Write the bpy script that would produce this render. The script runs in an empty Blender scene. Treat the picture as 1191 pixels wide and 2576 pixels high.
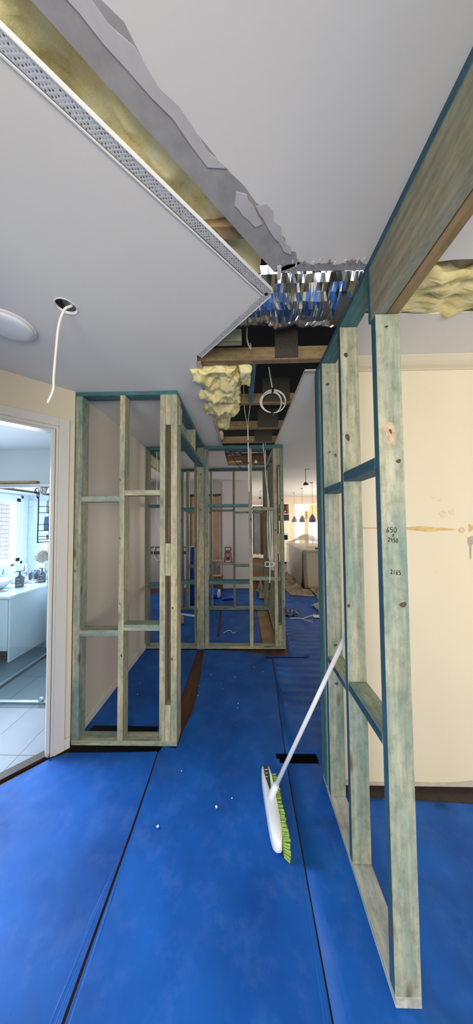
import bpy, bmesh, math, random
import numpy as np
from mathutils import Vector, Matrix, noise
from mathutils.geometry import delaunay_2d_cdt

random.seed(7)
S = bpy.context.scene
COL = S.collection

# ------------------------------------------------------------------ camera
FPX, IW, IH = 640.0, 1191, 2576
CAM = Vector((0.0, 0.0, 1.67))
pit, yaw, rol = (math.radians(a) for a in (2.1505, 1.3321, 0.46593))
CM = Matrix.Rotation(yaw, 3, 'Z') @ Matrix.Rotation(pit, 3, 'X') @ Matrix.Rotation(rol, 3, 'Y')
cam = bpy.data.cameras.new('camera')
cam.sensor_fit = 'HORIZONTAL'
cam.sensor_width = 36.0
cam.lens = 36.0 * FPX / IW
cam.clip_start = 0.02
camo = bpy.data.objects.new('camera', cam)
COL.objects.link(camo)
r_, f_, u_ = CM.col[0], CM.col[1], CM.col[2]
camo.matrix_world = Matrix(((r_[0], u_[0], -f_[0], CAM.x), (r_[1], u_[1], -f_[1], CAM.y), (r_[2], u_[2], -f_[2], CAM.z), (0, 0, 0, 1)))
S.camera = camo

# ------------------------------------------------------------------ world, light, exposure
S.view_settings.view_transform = 'Standard'
S.view_settings.look = 'None'
S.view_settings.gamma = 1.0
S.view_settings.use_curve_mapping = False
S.view_settings.exposure = 0.45
W = bpy.data.worlds.new('sky')
S.world = W
W.use_nodes = True
W.node_tree.nodes['Background'].inputs[0].default_value = (0.86, 0.93, 1.0, 1)
W.node_tree.nodes['Background'].inputs[1].default_value = 2.2

def area(name, loc, aim, sx, sy, power, col):
    l = bpy.data.lights.new(name, 'AREA')
    l.shape = 'RECTANGLE'; l.size = sx; l.size_y = sy; l.energy = power; l.color = col
    o = bpy.data.objects.new(name, l); COL.objects.link(o)
    o.location = loc
    o.rotation_euler = (Vector(aim) - Vector(loc)).to_track_quat('-Z', 'Y').to_euler()
    return o
# daylight lamps at the window openings, plus lamps set inside the rooms
area('daylight_right_room', (2.1, -2.38, 1.45), (1.5, 1.0, 1.4), 1.9, 1.5, 40, (1.0, 0.95, 0.86))
area('daylight_behind', (-0.28, -2.38, 1.40), (-0.3, 2.0, 1.35), 1.3, 1.5, 52, (1.0, 0.97, 0.92))
area('daylight_bathroom', (-3.66, 3.75, 1.56), (-2.0, 2.9, 1.0), 0.9, 0.95, 26, (0.78, 0.90, 1.0))
area('bathroom_spill_lamp', (-3.25, 2.15, 1.9), (-1.2, 1.45, 0.0), 1.1, 1.1, 36, (0.72, 0.86, 1.0)).data.spread = math.radians(105)  # added lamp inside the bathroom, aimed through the doorway at the hall floor
area('daylight_kitchen', (4.35, 8.2, 1.5), (1.0, 8.0, 1.2), 2.6, 1.6, 100, (1.0, 0.94, 0.84))
area('pantry_fill_lamp', (4.3, 12.4, 1.6), (2.4, 12.2, 1.3), 1.8, 1.6, 170, (1.0, 0.93, 0.78))  # added lamp before the solid side wall, brightens the pantry
area('far_room_lamp', (-2.5, 5.3, 1.5), (-0.8, 5.6, 1.2), 1.0, 1.2, 9, (1.0, 0.93, 0.88))  # unseen lamp inside the far room, which has no window opening

# ------------------------------------------------------------------ materials
MATS = {}
def srgb(r, g, b):
    f = lambda c: ((c / 255 + 0.055) / 1.055) ** 2.4 if c > 10 else c / 255 / 12.92
    return (f(r), f(g), f(b), 1)

class NT:
    def __init__(s, name):
        s.m = bpy.data.materials.new(name); s.m.use_nodes = True
        s.t = s.m.node_tree; s.b = s.t.nodes['Principled BSDF']
    def n(s, typ, **kw):
        x = s.t.nodes.new(typ)
        for k, v in kw.items(): setattr(x, k, v)
        return x
    def l(s, a, b): s.t.links.new(a, b)
    def ramp(s, fac, stops):
        r = s.n('ShaderNodeValToRGB'); s.l(fac, r.inputs[0])
        e = r.color_ramp.elements
        e[0].position, e[0].color = stops[0]; e[1].position, e[1].color = stops[-1]
        for p, c in stops[1:-1]:
            k = e.new(p); k.color = c
        return r.outputs[0]
    def mix(s, fac, a, b, mode='MIX'):
        x = s.n('ShaderNodeMix', data_type='RGBA', blend_type=mode)
        for i, v in ((0, fac), (6, a), (7, b)):
            if hasattr(v, 'links') or hasattr(v, 'is_linked'): s.l(v, x.inputs[i])
            else: x.inputs[i].default_value = v
        return x.outputs[2]
    def noise(s, vec, scale, detail=4, rough=0.55):
        x = s.n('ShaderNodeTexNoise'); x.inputs['Scale'].default_value = scale
        x.inputs['Detail'].default_value = detail; x.inputs['Roughness'].default_value = rough
        if vec is not None: s.l(vec, x.inputs['Vector'])
        return x.outputs[0]
    def bump(s, h, strength=0.3, dist=0.002):
        x = s.n('ShaderNodeBump'); x.inputs['Strength'].default_value = strength; x.inputs['Distance'].default_value = dist
        s.l(h, x.inputs['Height']); s.l(x.outputs[0], s.b.inputs['Normal'])
    def coord(s, rnd=True, scale=(1, 1, 1)):
        tc = s.n('ShaderNodeTexCoord'); mp = s.n('ShaderNodeMapping')
        mp.inputs['Scale'].default_value = scale
        if rnd:
            oi = s.n('ShaderNodeObjectInfo'); mu = s.n('ShaderNodeMath', operation='MULTIPLY'); mu.inputs[1].default_value = 37.0
            s.l(oi.outputs['Random'], mu.inputs[0])
            cb = s.n('ShaderNodeCombineXYZ')
            for i in range(3): s.l(mu.outputs[0], cb.inputs[i])
            ad = s.n('ShaderNodeVectorMath', operation='ADD')
            s.l(tc.outputs['Object'], ad.inputs[0]); s.l(cb.outputs[0], ad.inputs[1]); s.l(ad.outputs[0], mp.inputs[0])
        else:
            s.l(tc.outputs['Object'], mp.inputs[0])
        return mp.outputs[0]

def plain(name, col, rough=0.6, metal=0.0, var=0.06, scale=8.0, bump=0.0, bscale=60, spec=None):
    if name in MATS: return MATS[name]
    k = NT(name)
    v = k.coord()
    nz = k.noise(v, scale)
    d = tuple(max(0, c * (1 - var * 2)) for c in col[:3]) + (1,)
    h = tuple(min(1, c * (1 + var * 2)) for c in col[:3]) + (1,)
    k.l(k.ramp(nz, [(0.3, d), (0.7, h)]), k.b.inputs['Base Color'])
    k.b.inputs['Roughness'].default_value = rough
    k.b.inputs['Metallic'].default_value = metal
    if spec is not None: k.b.inputs['Specular IOR Level'].default_value = spec
    if bump: k.bump(k.noise(k.coord(), bscale), bump)
    MATS[name] = k.m
    return k.m

def timber(kind, axis):
    key = 'timber_%s_%s' % (kind, 'xyz'[axis])
    if key in MATS: return MATS[key]
    P = {'stud': (srgb(206, 194, 158), srgb(164, 152, 118), srgb(122, 138, 122), 0.48, 0.8),
         'green': (srgb(184, 180, 154), srgb(142, 144, 122), srgb(88, 126, 122), 0.50, 0.85),
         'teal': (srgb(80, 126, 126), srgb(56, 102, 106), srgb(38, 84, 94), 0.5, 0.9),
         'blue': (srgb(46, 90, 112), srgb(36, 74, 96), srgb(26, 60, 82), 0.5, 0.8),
         'olive': (srgb(150, 146, 112), srgb(120, 118, 90), srgb(96, 110, 98), 0.45, 0.75),
         'old': (srgb(178, 150, 104), srgb(140, 112, 74), srgb(112, 92, 64), 0.4, 0.6),
         'grey': (srgb(152, 146, 124), srgb(124, 120, 100), srgb(96, 116, 108), 0.52, 0.8),
         'dusty': (srgb(186, 184, 176), srgb(158, 158, 150), srgb(120, 140, 136), 0.6, 0.7),
         'red': (srgb(150, 96, 60), srgb(120, 72, 42), srgb(96, 58, 36), 0.4, 0.6),
         'brownpost': (srgb(150, 112, 80), srgb(118, 86, 58), srgb(96, 74, 54), 0.4, 0.6)}[kind]
    k = NT(key)
    sc = [16.0] * 3; sc[axis] = 0.9
    v = k.coord(True, sc)
    g = k.noise(v, 3.0, 6, 0.6)
    base = k.ramp(g, [(0.35, P[1]), (0.62, P[0])])
    sc2 = [7.0] * 3; sc2[axis] = 1.3
    t = k.noise(k.coord(True, sc2), 1.0, 3, 0.6)
    tf = k.ramp(t, [(P[3] - 0.10, (0, 0, 0, 1)), (P[3] + 0.20, (P[4],) * 3 + (1,))])
    c = k.mix(tf, base, P[2])
    mo = k.ramp(k.noise(k.coord(True, [5.0 if i == axis else 9.0 for i in range(3)]), 4.0, 6, 0.7), [(0.36, (0.62, 0.64, 0.62, 1)), (0.56, (1, 1, 1, 1))])
    c = k.mix(0.75, c, mo, 'MULTIPLY')
    # knots
    sc3 = [9.0] * 3; sc3[axis] = 2.6
    vo = k.n('ShaderNodeTexVoronoi'); vo.inputs['Scale'].default_value = 1.0
    k.l(k.coord(True, sc3), vo.inputs['Vector'])
    kf = k.ramp(vo.outputs['Distance'], [(0.06, (0.85,) * 3 + (1,)), (0.17, (0, 0, 0, 1))])
    c = k.mix(kf, c, srgb(88, 62, 42))
    k.l(c, k.b.inputs['Base Color'])
    k.b.inputs['Roughness'].default_value = 0.62
    k.bump(g, 0.25, 0.002)
    MATS[key] = k.m
    return k.m

def wall_paint(name, col, rough=0.55, var=0.02):
    k = NT(name)
    v = k.coord(False)
    c = k.ramp(k.noise(v, 1.3, 3), [(0.3, tuple(x * (1 - var * 2) for x in col[:3]) + (1,)), (0.7, col)])
    k.l(c, k.b.inputs['Base Color'])
    k.b.inputs['Roughness'].default_value = rough
    k.bump(k.noise(v, 220, 2), 0.06, 0.001)
    MATS[name] = k.m
    return k.m

M_CEIL = wall_paint('ceiling_paint', srgb(226, 222, 214), 0.7)
M_CREAM = wall_paint('cream_paint', srgb(222, 209, 180), 0.5)
M_LWALL = wall_paint('left_wall_paint', srgb(214, 204, 186), 0.45)
M_TRIM = wall_paint('gloss_trim_paint', srgb(218, 213, 202), 0.28)
M_WHITE = plain('white_paint', srgb(235, 234, 232), 0.4, var=0.01)
M_PLASTIC = plain('white_plastic', srgb(238, 238, 236), 0.35, var=0.01)
M_BLACK = plain('black_plastic', srgb(18, 19, 22), 0.45, var=0.05)
M_VOID = plain('dark_subfloor', srgb(16, 13, 11), 0.95, var=0.1)
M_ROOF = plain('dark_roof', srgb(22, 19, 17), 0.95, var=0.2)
M_CHROME = plain('chrome', srgb(210, 214, 220), 0.12, 1.0, var=0.01)
M_ALU = plain('brushed_aluminium', srgb(176, 182, 188), 0.35, 1.0, var=0.03)
M_RAW = plain('raw_plaster', srgb(158, 155, 152), 0.8, var=0.08, scale=14, bump=0.2, bscale=40)
M_SKIM = plain('skim_coat', srgb(192, 188, 186), 0.7, var=0.05, scale=10)
M_GYP = plain('torn_paper_edge', srgb(190, 176, 160), 0.85, var=0.12, scale=30, bump=0.4)

def mk_floor_blue():
    k = NT('blue_corrugated_plastic')
    v = k.coord(False)
    c = k.ramp(k.noise(v, 2.2, 5), [(0.3, srgb(6, 66, 142)), (0.72, srgb(12, 98, 190))])
    dust = k.ramp(k.noise(v, 7.0, 8, 0.7), [(0.50, (0, 0, 0, 1)), (0.85, (0.22,) * 3 + (1,))])
    c = k.mix(dust, c, srgb(120, 140, 190))
    k.l(c, k.b.inputs['Base Color'])
    k.l(k.ramp(k.noise(v, 5, 6), [(0.3, (0.46,) * 3 + (1,)), (0.7, (0.66,) * 3 + (1,))]), k.b.inputs['Roughness'])
    k.b.inputs['Specular IOR Level'].default_value = 0.32
    k.bump(k.noise(v, 9, 5), 0.35, 0.004)
    return k.m
M_BLUE = mk_floor_blue()

def mk_subfloor():
    k = NT('brown_timber_subfloor')
    v = k.coord(False, (14, 1.2, 14))
    c = k.ramp(k.noise(v, 2.5, 6), [(0.3, srgb(52, 29, 18)), (0.7, srgb(98, 58, 34))])
    k.l(c, k.b.inputs['Base Color']); k.b.inputs['Roughness'].default_value = 0.45
    return k.m
M_SUB = mk_subfloor()

def mk_wool():
    k = NT('yellow_glass_wool')
    v = k.coord(True)
    n = k.noise(v, 14, 8, 0.7)
    c = k.ramp(n, [(0.25, srgb(216, 192, 120)), (0.45, srgb(250, 232, 160)), (0.7, srgb(255, 246, 200))])
    k.l(c, k.b.inputs['Base Color']); k.b.inputs['Roughness'].default_value = 0.95
    k.b.inputs['Specular IOR Level'].default_value = 0.1
    k.bump(k.noise(k.coord(True), 42, 8, 0.75), 0.9, 0.007)
    return k.m
M_WOOL = mk_wool()

def mk_foil():
    k = NT('crinkled_foil')
    k.b.inputs['Base Color'].default_value = srgb(214, 216, 220)
    k.b.inputs['Metallic'].default_value = 1.0
    k.b.inputs['Roughness'].default_value = 0.16
    v = k.coord(True, (26, 5, 5))
    k.bump(k.noise(v, 1.0, 3, 0.5), 0.35, 0.012)
    return k.m
M_FOIL = mk_foil()

def mk_bead():
    k = NT('perforated_metal_bead')
    k.b.inputs['Metallic'].default_value = 0.35
    k.b.inputs['Roughness'].default_value = 0.4
    vo = k.n('ShaderNodeTexVoronoi'); vo.inputs['Scale'].default_value = 115; vo.inputs['Randomness'].default_value = 0.15
    k.l(k.coord(False), vo.inputs['Vector'])
    c = k.ramp(vo.outputs['Distance'], [(0.26, srgb(96, 92, 90)), (0.36, srgb(226, 224, 220))])
    k.l(c, k.b.inputs['Base Color'])
    k.bump(vo.outputs['Distance'], 0.8, 0.002)
    return k.m
M_BEAD = mk_bead()

def mk_glass(name='clear_glass', tint=(0.93, 0.97, 1, 1), gl=0.08):
    k = NT(name)
    t = k.t; out = t.nodes['Material Output']
    tr = k.n('ShaderNodeBsdfTransparent'); tr.inputs[0].default_value = tint
    g = k.n('ShaderNodeBsdfGlossy'); g.inputs['Roughness'].default_value = 0.03
    mx = k.n('ShaderNodeMixShader'); mx.inputs[0].default_value = gl
    k.l(tr.outputs[0], mx.inputs[1]); k.l(g.outputs[0], mx.inputs[2]); k.l(mx.outputs[0], out.inputs[0])
    return k.m
M_GLASS = mk_glass()

def mk_film():
    k = NT('clear_drop_film')
    t = k.t; out = t.nodes['Material Output']
    k.b.inputs['Base Color'].default_value = srgb(178, 166, 152); k.b.inputs['Roughness'].default_value = 0.5
    k.bump(k.noise(k.coord(True), 9, 6, 0.65), 0.8, 0.02)
    tr = k.n('ShaderNodeBsdfTransparent')
    mx = k.n('ShaderNodeMixShader'); mx.inputs[0].default_value = 0.45
    k.l(tr.outputs[0], mx.inputs[1]); k.l(k.b.outputs[0], mx.inputs[2]); k.l(mx.outputs[0], out.inputs[0])
    return k.m
M_FILM = mk_film()

def mk_paper():
    k = NT('brown_masking_paper')
    v = k.coord(True)
    c = k.ramp(k.noise(v, 5, 6), [(0.3, srgb(120, 102, 80)), (0.7, srgb(188, 170, 144))])
    k.l(c, k.b.inputs['Base Color']); k.b.inputs['Roughness'].default_value = 0.7
    k.bump(k.noise(v, 14, 6), 0.9, 0.01)
    return k.m
M_PAPER = mk_paper()

def mk_mesh():
    k = NT('black_perforated_membrane')
    vo = k.n('ShaderNodeTexVoronoi'); vo.inputs['Scale'].default_value = 120; vo.inputs['Randomness'].default_value = 0.1
    k.l(k.coord(False), vo.inputs['Vector'])
    k.l(k.ramp(vo.outputs['Distance'], [(0.25, srgb(110, 100, 82)), (0.4, srgb(52, 48, 42))]), k.b.inputs['Base Color'])
    k.b.inputs['Roughness'].default_value = 0.5
    return k.m
M_MEMB = mk_mesh()

M_TILE = plain('grey_floor_tile', srgb(122, 126, 138), 0.35, var=0.04, scale=3)
M_TILED = plain('dark_shower_tile', srgb(78, 92, 100), 0.35, var=0.05, scale=3)
M_BATH = wall_paint('bathroom_white', srgb(222, 230, 236), 0.4)
M_CEIL_K = M_CEIL

# ------------------------------------------------------------------ builders
def empty(name, loc=(0, 0, 0), label=None, cat=None, group=None, kind=None):
    o = bpy.data.objects.new(name, None); COL.objects.link(o); o.location = loc
    o.empty_display_size = 0.05
    return tag(o, label, cat, group, kind)
def tag(o, label=None, cat=None, group=None, kind=None):
    if label: o['label'] = label
    if cat: o['category'] = cat
    if group: o['group'] = group
    if kind: o['kind'] = kind
    return o
def wloc(o):
    v = Vector(o.location)
    while o.parent: o = o.parent; v += o.location
    return v
def link(name, me, mat, parent, center):
    o = bpy.data.objects.new(name, me); COL.objects.link(o)
    if mat is not None:
        for m in (mat if isinstance(mat, (list, tuple)) else [mat]): me.materials.append(m)
    o.location = Vector(center)
    if parent is not None:
        o.location = Vector(center) - wloc(parent); o.parent = parent
    return o
def mesh(name, verts, faces, mat, parent=None, smooth=False, center=None):
    vs = [Vector(v) for v in verts]
    if center is None:
        lo = Vector([min(v[i] for v in vs) for i in range(3)]); hi = Vector([max(v[i] for v in vs) for i in range(3)])
        center = (lo + hi) / 2
    center = Vector(center)
    me = bpy.data.meshes.new(name); me.from_pydata([v - center for v in vs], [], faces); me.update()
    if smooth: me.polygons.foreach_set('use_smooth', [True] * len(me.polygons))
    return link(name, me, mat, parent, center)
def from_bm(name, bm, mat, parent=None, smooth=False, center=None):
    bmesh.ops.recalc_face_normals(bm, faces=bm.faces)
    if center is None:
        co = [v.co for v in bm.verts]
        center = Vector([(min(c[i] for c in co) + max(c[i] for c in co)) / 2 for i in range(3)])
    center = Vector(center)
    for v in bm.verts: v.co -= center
    me = bpy.data.meshes.new(name); bm.to_mesh(me); bm.free()
    if smooth: me.polygons.foreach_set('use_smooth', [True] * len(me.polygons))
    return link(name, me, mat, parent, center)
def box_bm(bm, x0, x1, y0, y1, z0, z1, bev=0.0, segs=1):
    r = bmesh.ops.create_cube(bm, size=1.0)
    for v in r['verts']:
        v.co = Vector(((x0 + x1) / 2 + v.co.x * (x1 - x0), (y0 + y1) / 2 + v.co.y * (y1 - y0), (z0 + z1) / 2 + v.co.z * (z1 - z0)))
    if bev:
        ed = list({e for v in r['verts'] for e in v.link_edges})
        bmesh.ops.bevel(bm, geom=ed, offset=bev, segments=segs, affect='EDGES', profile=0.5)
def box(name, x0, x1, y0, y1, z0, z1, mat, parent=None, bev=0.0, segs=1):
    bm = bmesh.new(); box_bm(bm, x0, x1, y0, y1, z0, z1, bev, segs)
    return from_bm(name, bm, mat, parent)
def wood(name, x0, x1, y0, y1, z0, z1, kind, parent=None, edge=None, bev=0.002):
    d = (x1 - x0, y1 - y0, z1 - z0); ax = max(range(3), key=lambda i: d[i])
    o = box(name, x0, x1, y0, y1, z0, z1, timber(kind, ax), parent, bev)
    if edge:
        oth = sorted([i for i in range(3) if i != ax], key=lambda i: -d[i])[0]
        o.data.materials.append(timber(edge, ax))
        for p in o.data.polygons:
            if abs(p.normal[oth]) > 0.9: p.material_index = 1
    return o
def catmull(pts, n=8):
    P = [Vector(p) for p in pts]
    if len(P) < 3: return P
    Q = [P[0] * 2 - P[1]] + P + [P[-1] * 2 - P[-2]]
    out = []
    for i in range(1, len(Q) - 2):
        a, b, c, d = Q[i - 1:i + 3]
        for j in range(n):
            t = j / n
            out.append(0.5 * ((2 * b) + (c - a) * t + (2 * a - 5 * b + 4 * c - d) * t * t + (3 * b - a - 3 * c + d) * t ** 3))
    out.append(P[-1]); return out
def tube_bm(bm, pts, r, seg=8, caps=True, closed=False):
    n = len(pts); rings = []
    up = Vector((0.13, 0.21, 0.97))
    for i, p in enumerate(pts):
        a = pts[i - 1] if (i > 0 or closed) else pts[0]; b = pts[(i + 1) % n] if (i < n - 1 or closed) else pts[-1]
        t = (b - a).normalized()
        if abs(t.dot(up)) > 0.95: up = Vector((0.9, 0.3, 0.1))
        s = t.cross(up).normalized(); w = s.cross(t).normalized(); up = w
        rr = r[i] if isinstance(r, (list, tuple)) else r
        rings.append([bm.verts.new(p + (s * math.cos(k * 2 * math.pi / seg) + w * math.sin(k * 2 * math.pi / seg)) * rr) for k in range(seg)])
    for i in range(n if closed else n - 1):
        A, B = rings[i], rings[(i + 1) % n]
        for k in range(seg): bm.faces.new((A[k], A[(k + 1) % seg], B[(k + 1) % seg], B[k]))
    if caps and not closed: bm.faces.new(rings[0][::-1]); bm.faces.new(rings[-1])
def tube(name, pts, r, mat, parent=None, seg=8, smooth=True, n=8, straight=False):
    bm = bmesh.new(); tube_bm(bm, [Vector(p) for p in pts] if straight else catmull(pts, n), r, seg)
    return from_bm(name, bm, mat, parent, smooth)
def lathe(name, prof, c, mat, parent=None, seg=24, smooth=True, axis='z', cap=True):
    vs, fs = [], []
    for r, h in prof:
        for k in range(seg):
            a = k * 2 * math.pi / seg
            p = (r * math.cos(a), r * math.sin(a), h) if axis == 'z' else (h, r * math.cos(a), r * math.sin(a)) if axis == 'x' else (r * math.cos(a), h, r * math.sin(a))
            vs.append(Vector(c) + Vector(p))
    m = len(prof)
    for i in range(m - 1):
        for k in range(seg):
            fs.append((i * seg + k, i * seg + (k + 1) % seg, (i + 1) * seg + (k + 1) % seg, (i + 1) * seg + k))
    if cap:
        fs.append(tuple(range(seg))[::-1]); fs.append(tuple((m - 1) * seg + k for k in range(seg)))
    bm = bmesh.new(); bv = [bm.verts.new(v) for v in vs]
    for f in fs: bm.faces.new([bv[i] for i in f])
    o = from_bm(name, bm, mat, parent, smooth)
    return o
def inside(p, poly):
    x, y = p; r = False
    for i in range(len(poly)):
        (x1, y1), (x2, y2) = poly[i - 1], poly[i]
        if (y1 > y) != (y2 > y) and x < (x2 - x1) * (y - y1) / (y2 - y1) + x1: r = not r
    return r
def sheet(name, outline, holes, z, th, mat, parent=None, grid=0.0, zf=None, smooth=False):
    """a board cut to outline with openings; its top (z) may be uneven"""
    vs, es = [], []
    for poly in [outline] + list(holes):
        b = len(vs); vs += [Vector(p) for p in poly]
        es += [(b + i, b + (i + 1) % len(poly)) for i in range(len(poly))]
    if grid:
        gx, gy = grid if isinstance(grid, tuple) else (grid, grid)
        xs = [p[0] for p in outline]; ys = [p[1] for p in outline]
        for x in np.arange(min(xs) + gx, max(xs), gx):
            for y in np.arange(min(ys) + gy, max(ys), gy): vs.append(Vector((x, y)))
    v2, e2, f2, _, _, _ = delaunay_2d_cdt(vs, es, [], 0, 1e-5)
    fs = []
    for f in f2:
        c = sum((v2[i] for i in f), Vector((0, 0))) / len(f)
        if inside(c, outline) and not any(inside(c, h) for h in holes): fs.append(list(f))
    bm = bmesh.new(); used = sorted({i for f in fs for i in f})
    top = {i: bm.verts.new((v2[i].x, v2[i].y, z + (zf(v2[i].x, v2[i].y) if zf else 0))) for i in used}
    bot = {i: bm.verts.new((v2[i].x, v2[i].y, z - th)) for i in used}
    ec = {}
    for f in fs:
        bm.faces.new([top[i] for i in f]); bm.faces.new([bot[i] for i in f][::-1])
        for i in range(len(f)):
            a, b = f[i], f[(i + 1) % len(f)]
            ec[(min(a, b), max(a, b))] = ec.get((min(a, b), max(a, b)), 0) + 1
    for (a, b), c in ec.items():
        if c == 1: bm.faces.new((top[a], top[b], bot[b], bot[a]))
    return from_bm(name, bm, mat, parent, smooth)
def lump(name, x0, x1, y0, y1, z0, z1, mat, parent=None, amp=0.03, res=0.03, seed=0.0, freq=9.0, rot=0.0, cen=None, round_=0.5):
    """soft torn batt: a subdivided block, rounded and pushed about by noise"""
    bm = bmesh.new()
    L = (x1 - x0, y1 - y0, z1 - z0); c = Vector(((x0 + x1) / 2, (y0 + y1) / 2, (z0 + z1) / 2)) if cen is None else Vector(cen)
    bmesh.ops.create_cube(bm, size=1.0)
    cuts = int(max(3, min(40, max(L) / res)))
    bmesh.ops.subdivide_edges(bm, edges=bm.edges[:], cuts=cuts, use_grid_fill=True)
    R = Matrix.Rotation(rot, 3, 'Z')
    for v in bm.verts:
        q = Vector((v.co.x * L[0], v.co.y * L[1], v.co.z * L[2]))
        n = Vector((v.co.x * 2, v.co.y * 2, v.co.z * 2))
        e = Vector([abs(t) ** 4 * (1 if t > 0 else -1) for t in n]); e = e.normalized() if e.length else e
        k = max(0, (abs(n.x) ** 6 + abs(n.y) ** 6 + abs(n.z) ** 6) - 1) * 0.5 * round_
        q -= Vector((e.x * k * min(L) * 0.25, e.y * k * min(L) * 0.25, e.z * k * min(L) * 0.25))
        s = q + Vector((seed * 3.1, seed * 1.7, seed))
        q += e * (noise.fractal(s * freq, 0.8, 2.0, 4) * amp) + Vector((noise.noise(s * 14), noise.noise(s * 14 + Vector((9, 0, 0))), noise.noise(s * 14 + Vector((0, 9, 0))))) * amp * 0.4
        v.co = c + R @ q
    return from_bm(name, bm, mat, parent, True)
def drape(name, x0, x1, y0, y1, zf, mat, parent=None, n=(28, 28), th=0.0015):
    nx, ny = n; vs, fs = [], []
    for j in range(ny + 1):
        for i in range(nx + 1):
            x = x0 + (x1 - x0) * i / nx; y = y0 + (y1 - y0) * j / ny
            r = zf(x, y)
            vs.append(r if isinstance(r, tuple) else (x, y, r))
    for j in range(ny):
        for i in range(nx):
            a = j * (nx + 1) + i; fs.append((a, a + 1, a + nx + 2, a + nx + 1))
    o = mesh(name, vs, fs, mat, parent, True)
    md = o.modifiers.new('thickness', 'SOLIDIFY'); md.thickness = th
    return o

STUD_Z0, STUD_Z1, H = 0.035, 2.665, 2.70

# ================================================================== SETTING
# ---- floor: brown timber subfloor with dark gaps, blue protection sheets on top
gapA = [(0.225, 1.862), (0.245, 1.862), (0.245, 1.828), (0.515, 1.828), (0.515, 1.905), (0.225, 1.905)]
gapC = [(0.267, 3.180), (0.78, 3.180), (0.77, 3.212), (0.267, 3.212)]
gapF = [(-1.30, 1.885), (-0.85, 1.897), (-0.62, 1.905), (-0.60, 1.99), (-1.30, 1.99)]
gapI = [(-1.28, 2.02), (-0.70, 2.02), (-0.70, 2.135), (-1.24, 2.14)]
gapR = [(0.62, 1.605), (0.82, 1.615), (1.15, 1.60), (1.45, 1.585), (2.6, 1.59), (2.6, 1.72), (0.62, 1.72)]
gapA2 = [(0.21, 1.81), (0.53, 1.81), (0.53, 1.97), (0.21, 1.97)]
gapC2 = [(0.25, 3.17), (0.79, 3.17), (0.79, 3.228), (0.25, 3.228)]
gapI2 = [(-1.29, 2.0), (-0.68, 2.0), (-0.68, 2.20), (-1.29, 2.20)]
brown1 = [(-0.595, 1.95), (-0.505, 1.93), (-0.485, 2.12), (-0.455, 2.30), (-0.452, 2.55), (-0.485, 2.95), (-0.515, 3.36), (-0.60, 3.36), (-0.60, 2.7)]
brown2 = [(0.245, 3.50), (0.46, 3.50), (0.475, 4.86), (0.235, 4.86)]
brown3 = [(-1.30, 3.375), (-0.40, 3.37), (0.0, 3.345), (0.24, 3.27), (0.56, 3.235), (0.56, 3.43), (-1.30, 3.43)]
dark4 = [(-0.435, 4.78), (-0.40, 4.78), (-0.365, 4.2), (-0.345, 3.74), (-0.395, 3.74), (-0.41, 4.2)]
floor = empty('floor', (0, 3, 0), 'hall floor of brown timber under blue plastic protection sheets', 'floor', kind='structure')
sheet('subfloor', [(-1.42, 1.98), (-1.42, 3.5), (-3.0, 3.5), (-3.0, 9), (4.6, 14.5), (4.6, -2.6), (-3.0, -2.6), (-3.0, 0.24), (-1.33, 1.91)],
      [gapA2, gapC2, gapF, gapI2], -0.010, 0.02, M_SUB, floor)
box('void', -3.0, 4.6, -2.6, 8, -0.62, -0.60, M_VOID, floor)
box('bare_board', 0.262, 0.455, 3.495, 4.87, -0.009, -0.004, plain('tan_board', srgb(150, 120, 84), 0.6, var=0.1), floor)
box('dark_batten', 0.62, 3.38, 1.56, 1.70, -0.0095, -0.005, plain('dark_batten', srgb(58, 48, 42), 0.7, var=0.15, scale=12), floor)
def ripple(x, y):
    a = max(0.0, min(1.0, (x - 0.30) / 0.12)) * max(0.0, min(1.0, (y - 1.9) / 0.5))
    return 0.0045 * a * math.sin(y * 52 + 1.2 * noise.noise(Vector((x * 3, y * 4, 0)))) + 0.002 * noise.noise(Vector((x * 4, y * 4, 3)))
def soft(x, y): return 0.0025 * noise.noise(Vector((x * 3, y * 3, 1))) + 0.0012 * noise.noise(Vector((x * 11, y * 11, 1)))
sheet('protection_sheet', [(-0.628, 1.955), (-0.636, 1.905), (-0.628, 1.7), (-0.622, 1.44), (-0.615, -2.5), (-2.9, -2.5), (-2.9, 0.2), (-1.60, 1.60), (-1.385, 1.835), (-1.29, 1.885), (-1.29, 1.955)], [gapF], 0, 0.005, M_BLUE, floor, 0.07, soft)
sheet('protection_sheet', [(-0.618, 1.955), (-0.626, 1.905), (-0.617, 1.7), (-0.610, 1.44), (-0.603, -2.5), (0.28, -2.5), (0.283, 1.6), (0.29, 1.9), (0.30, 2.2), (0.33, 2.7), (0.342, 3.18), (0.35, 3.24), (0.24, 3.27), (0.0, 3.345), (-0.40, 3.37), (-1.29, 3.375), (-1.29, 1.955)], [brown1, gapA, gapI, gapC, gapF], 0, 0.005, M_BLUE, floor, 0.07, soft)
sheet('protection_sheet', [(0.287, -2.5), (0.290, 1.6), (0.297, 1.9), (0.307, 2.2), (0.337, 2.7), (0.349, 3.18), (0.356, 3.24), (0.562, 3.235), (0.565, 6.2), (1.35, 6.0), (4.4, 5.4), (4.4, 1.80), (0.62, 1.80), (0.62, 1.605), (0.82, 1.615), (1.15, 1.60), (1.45, 1.585), (2.6, 1.59), (3.3, 1.59), (3.3, -2.5)], [gapA, gapC, gapR], 0, 0.005, M_BLUE, floor, (0.09, 0.022), ripple, True)
sheet('protection_sheet', [(-2.5, 3.43), (0.555, 3.43), (0.558, 6.15), (0.0, 6.36), (-0.5, 6.38), (-0.5, 6.0), (-2.5, 6.0)], [brown2, dark4], 0, 0.005, M_BLUE, floor, 0.1, soft)

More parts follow.
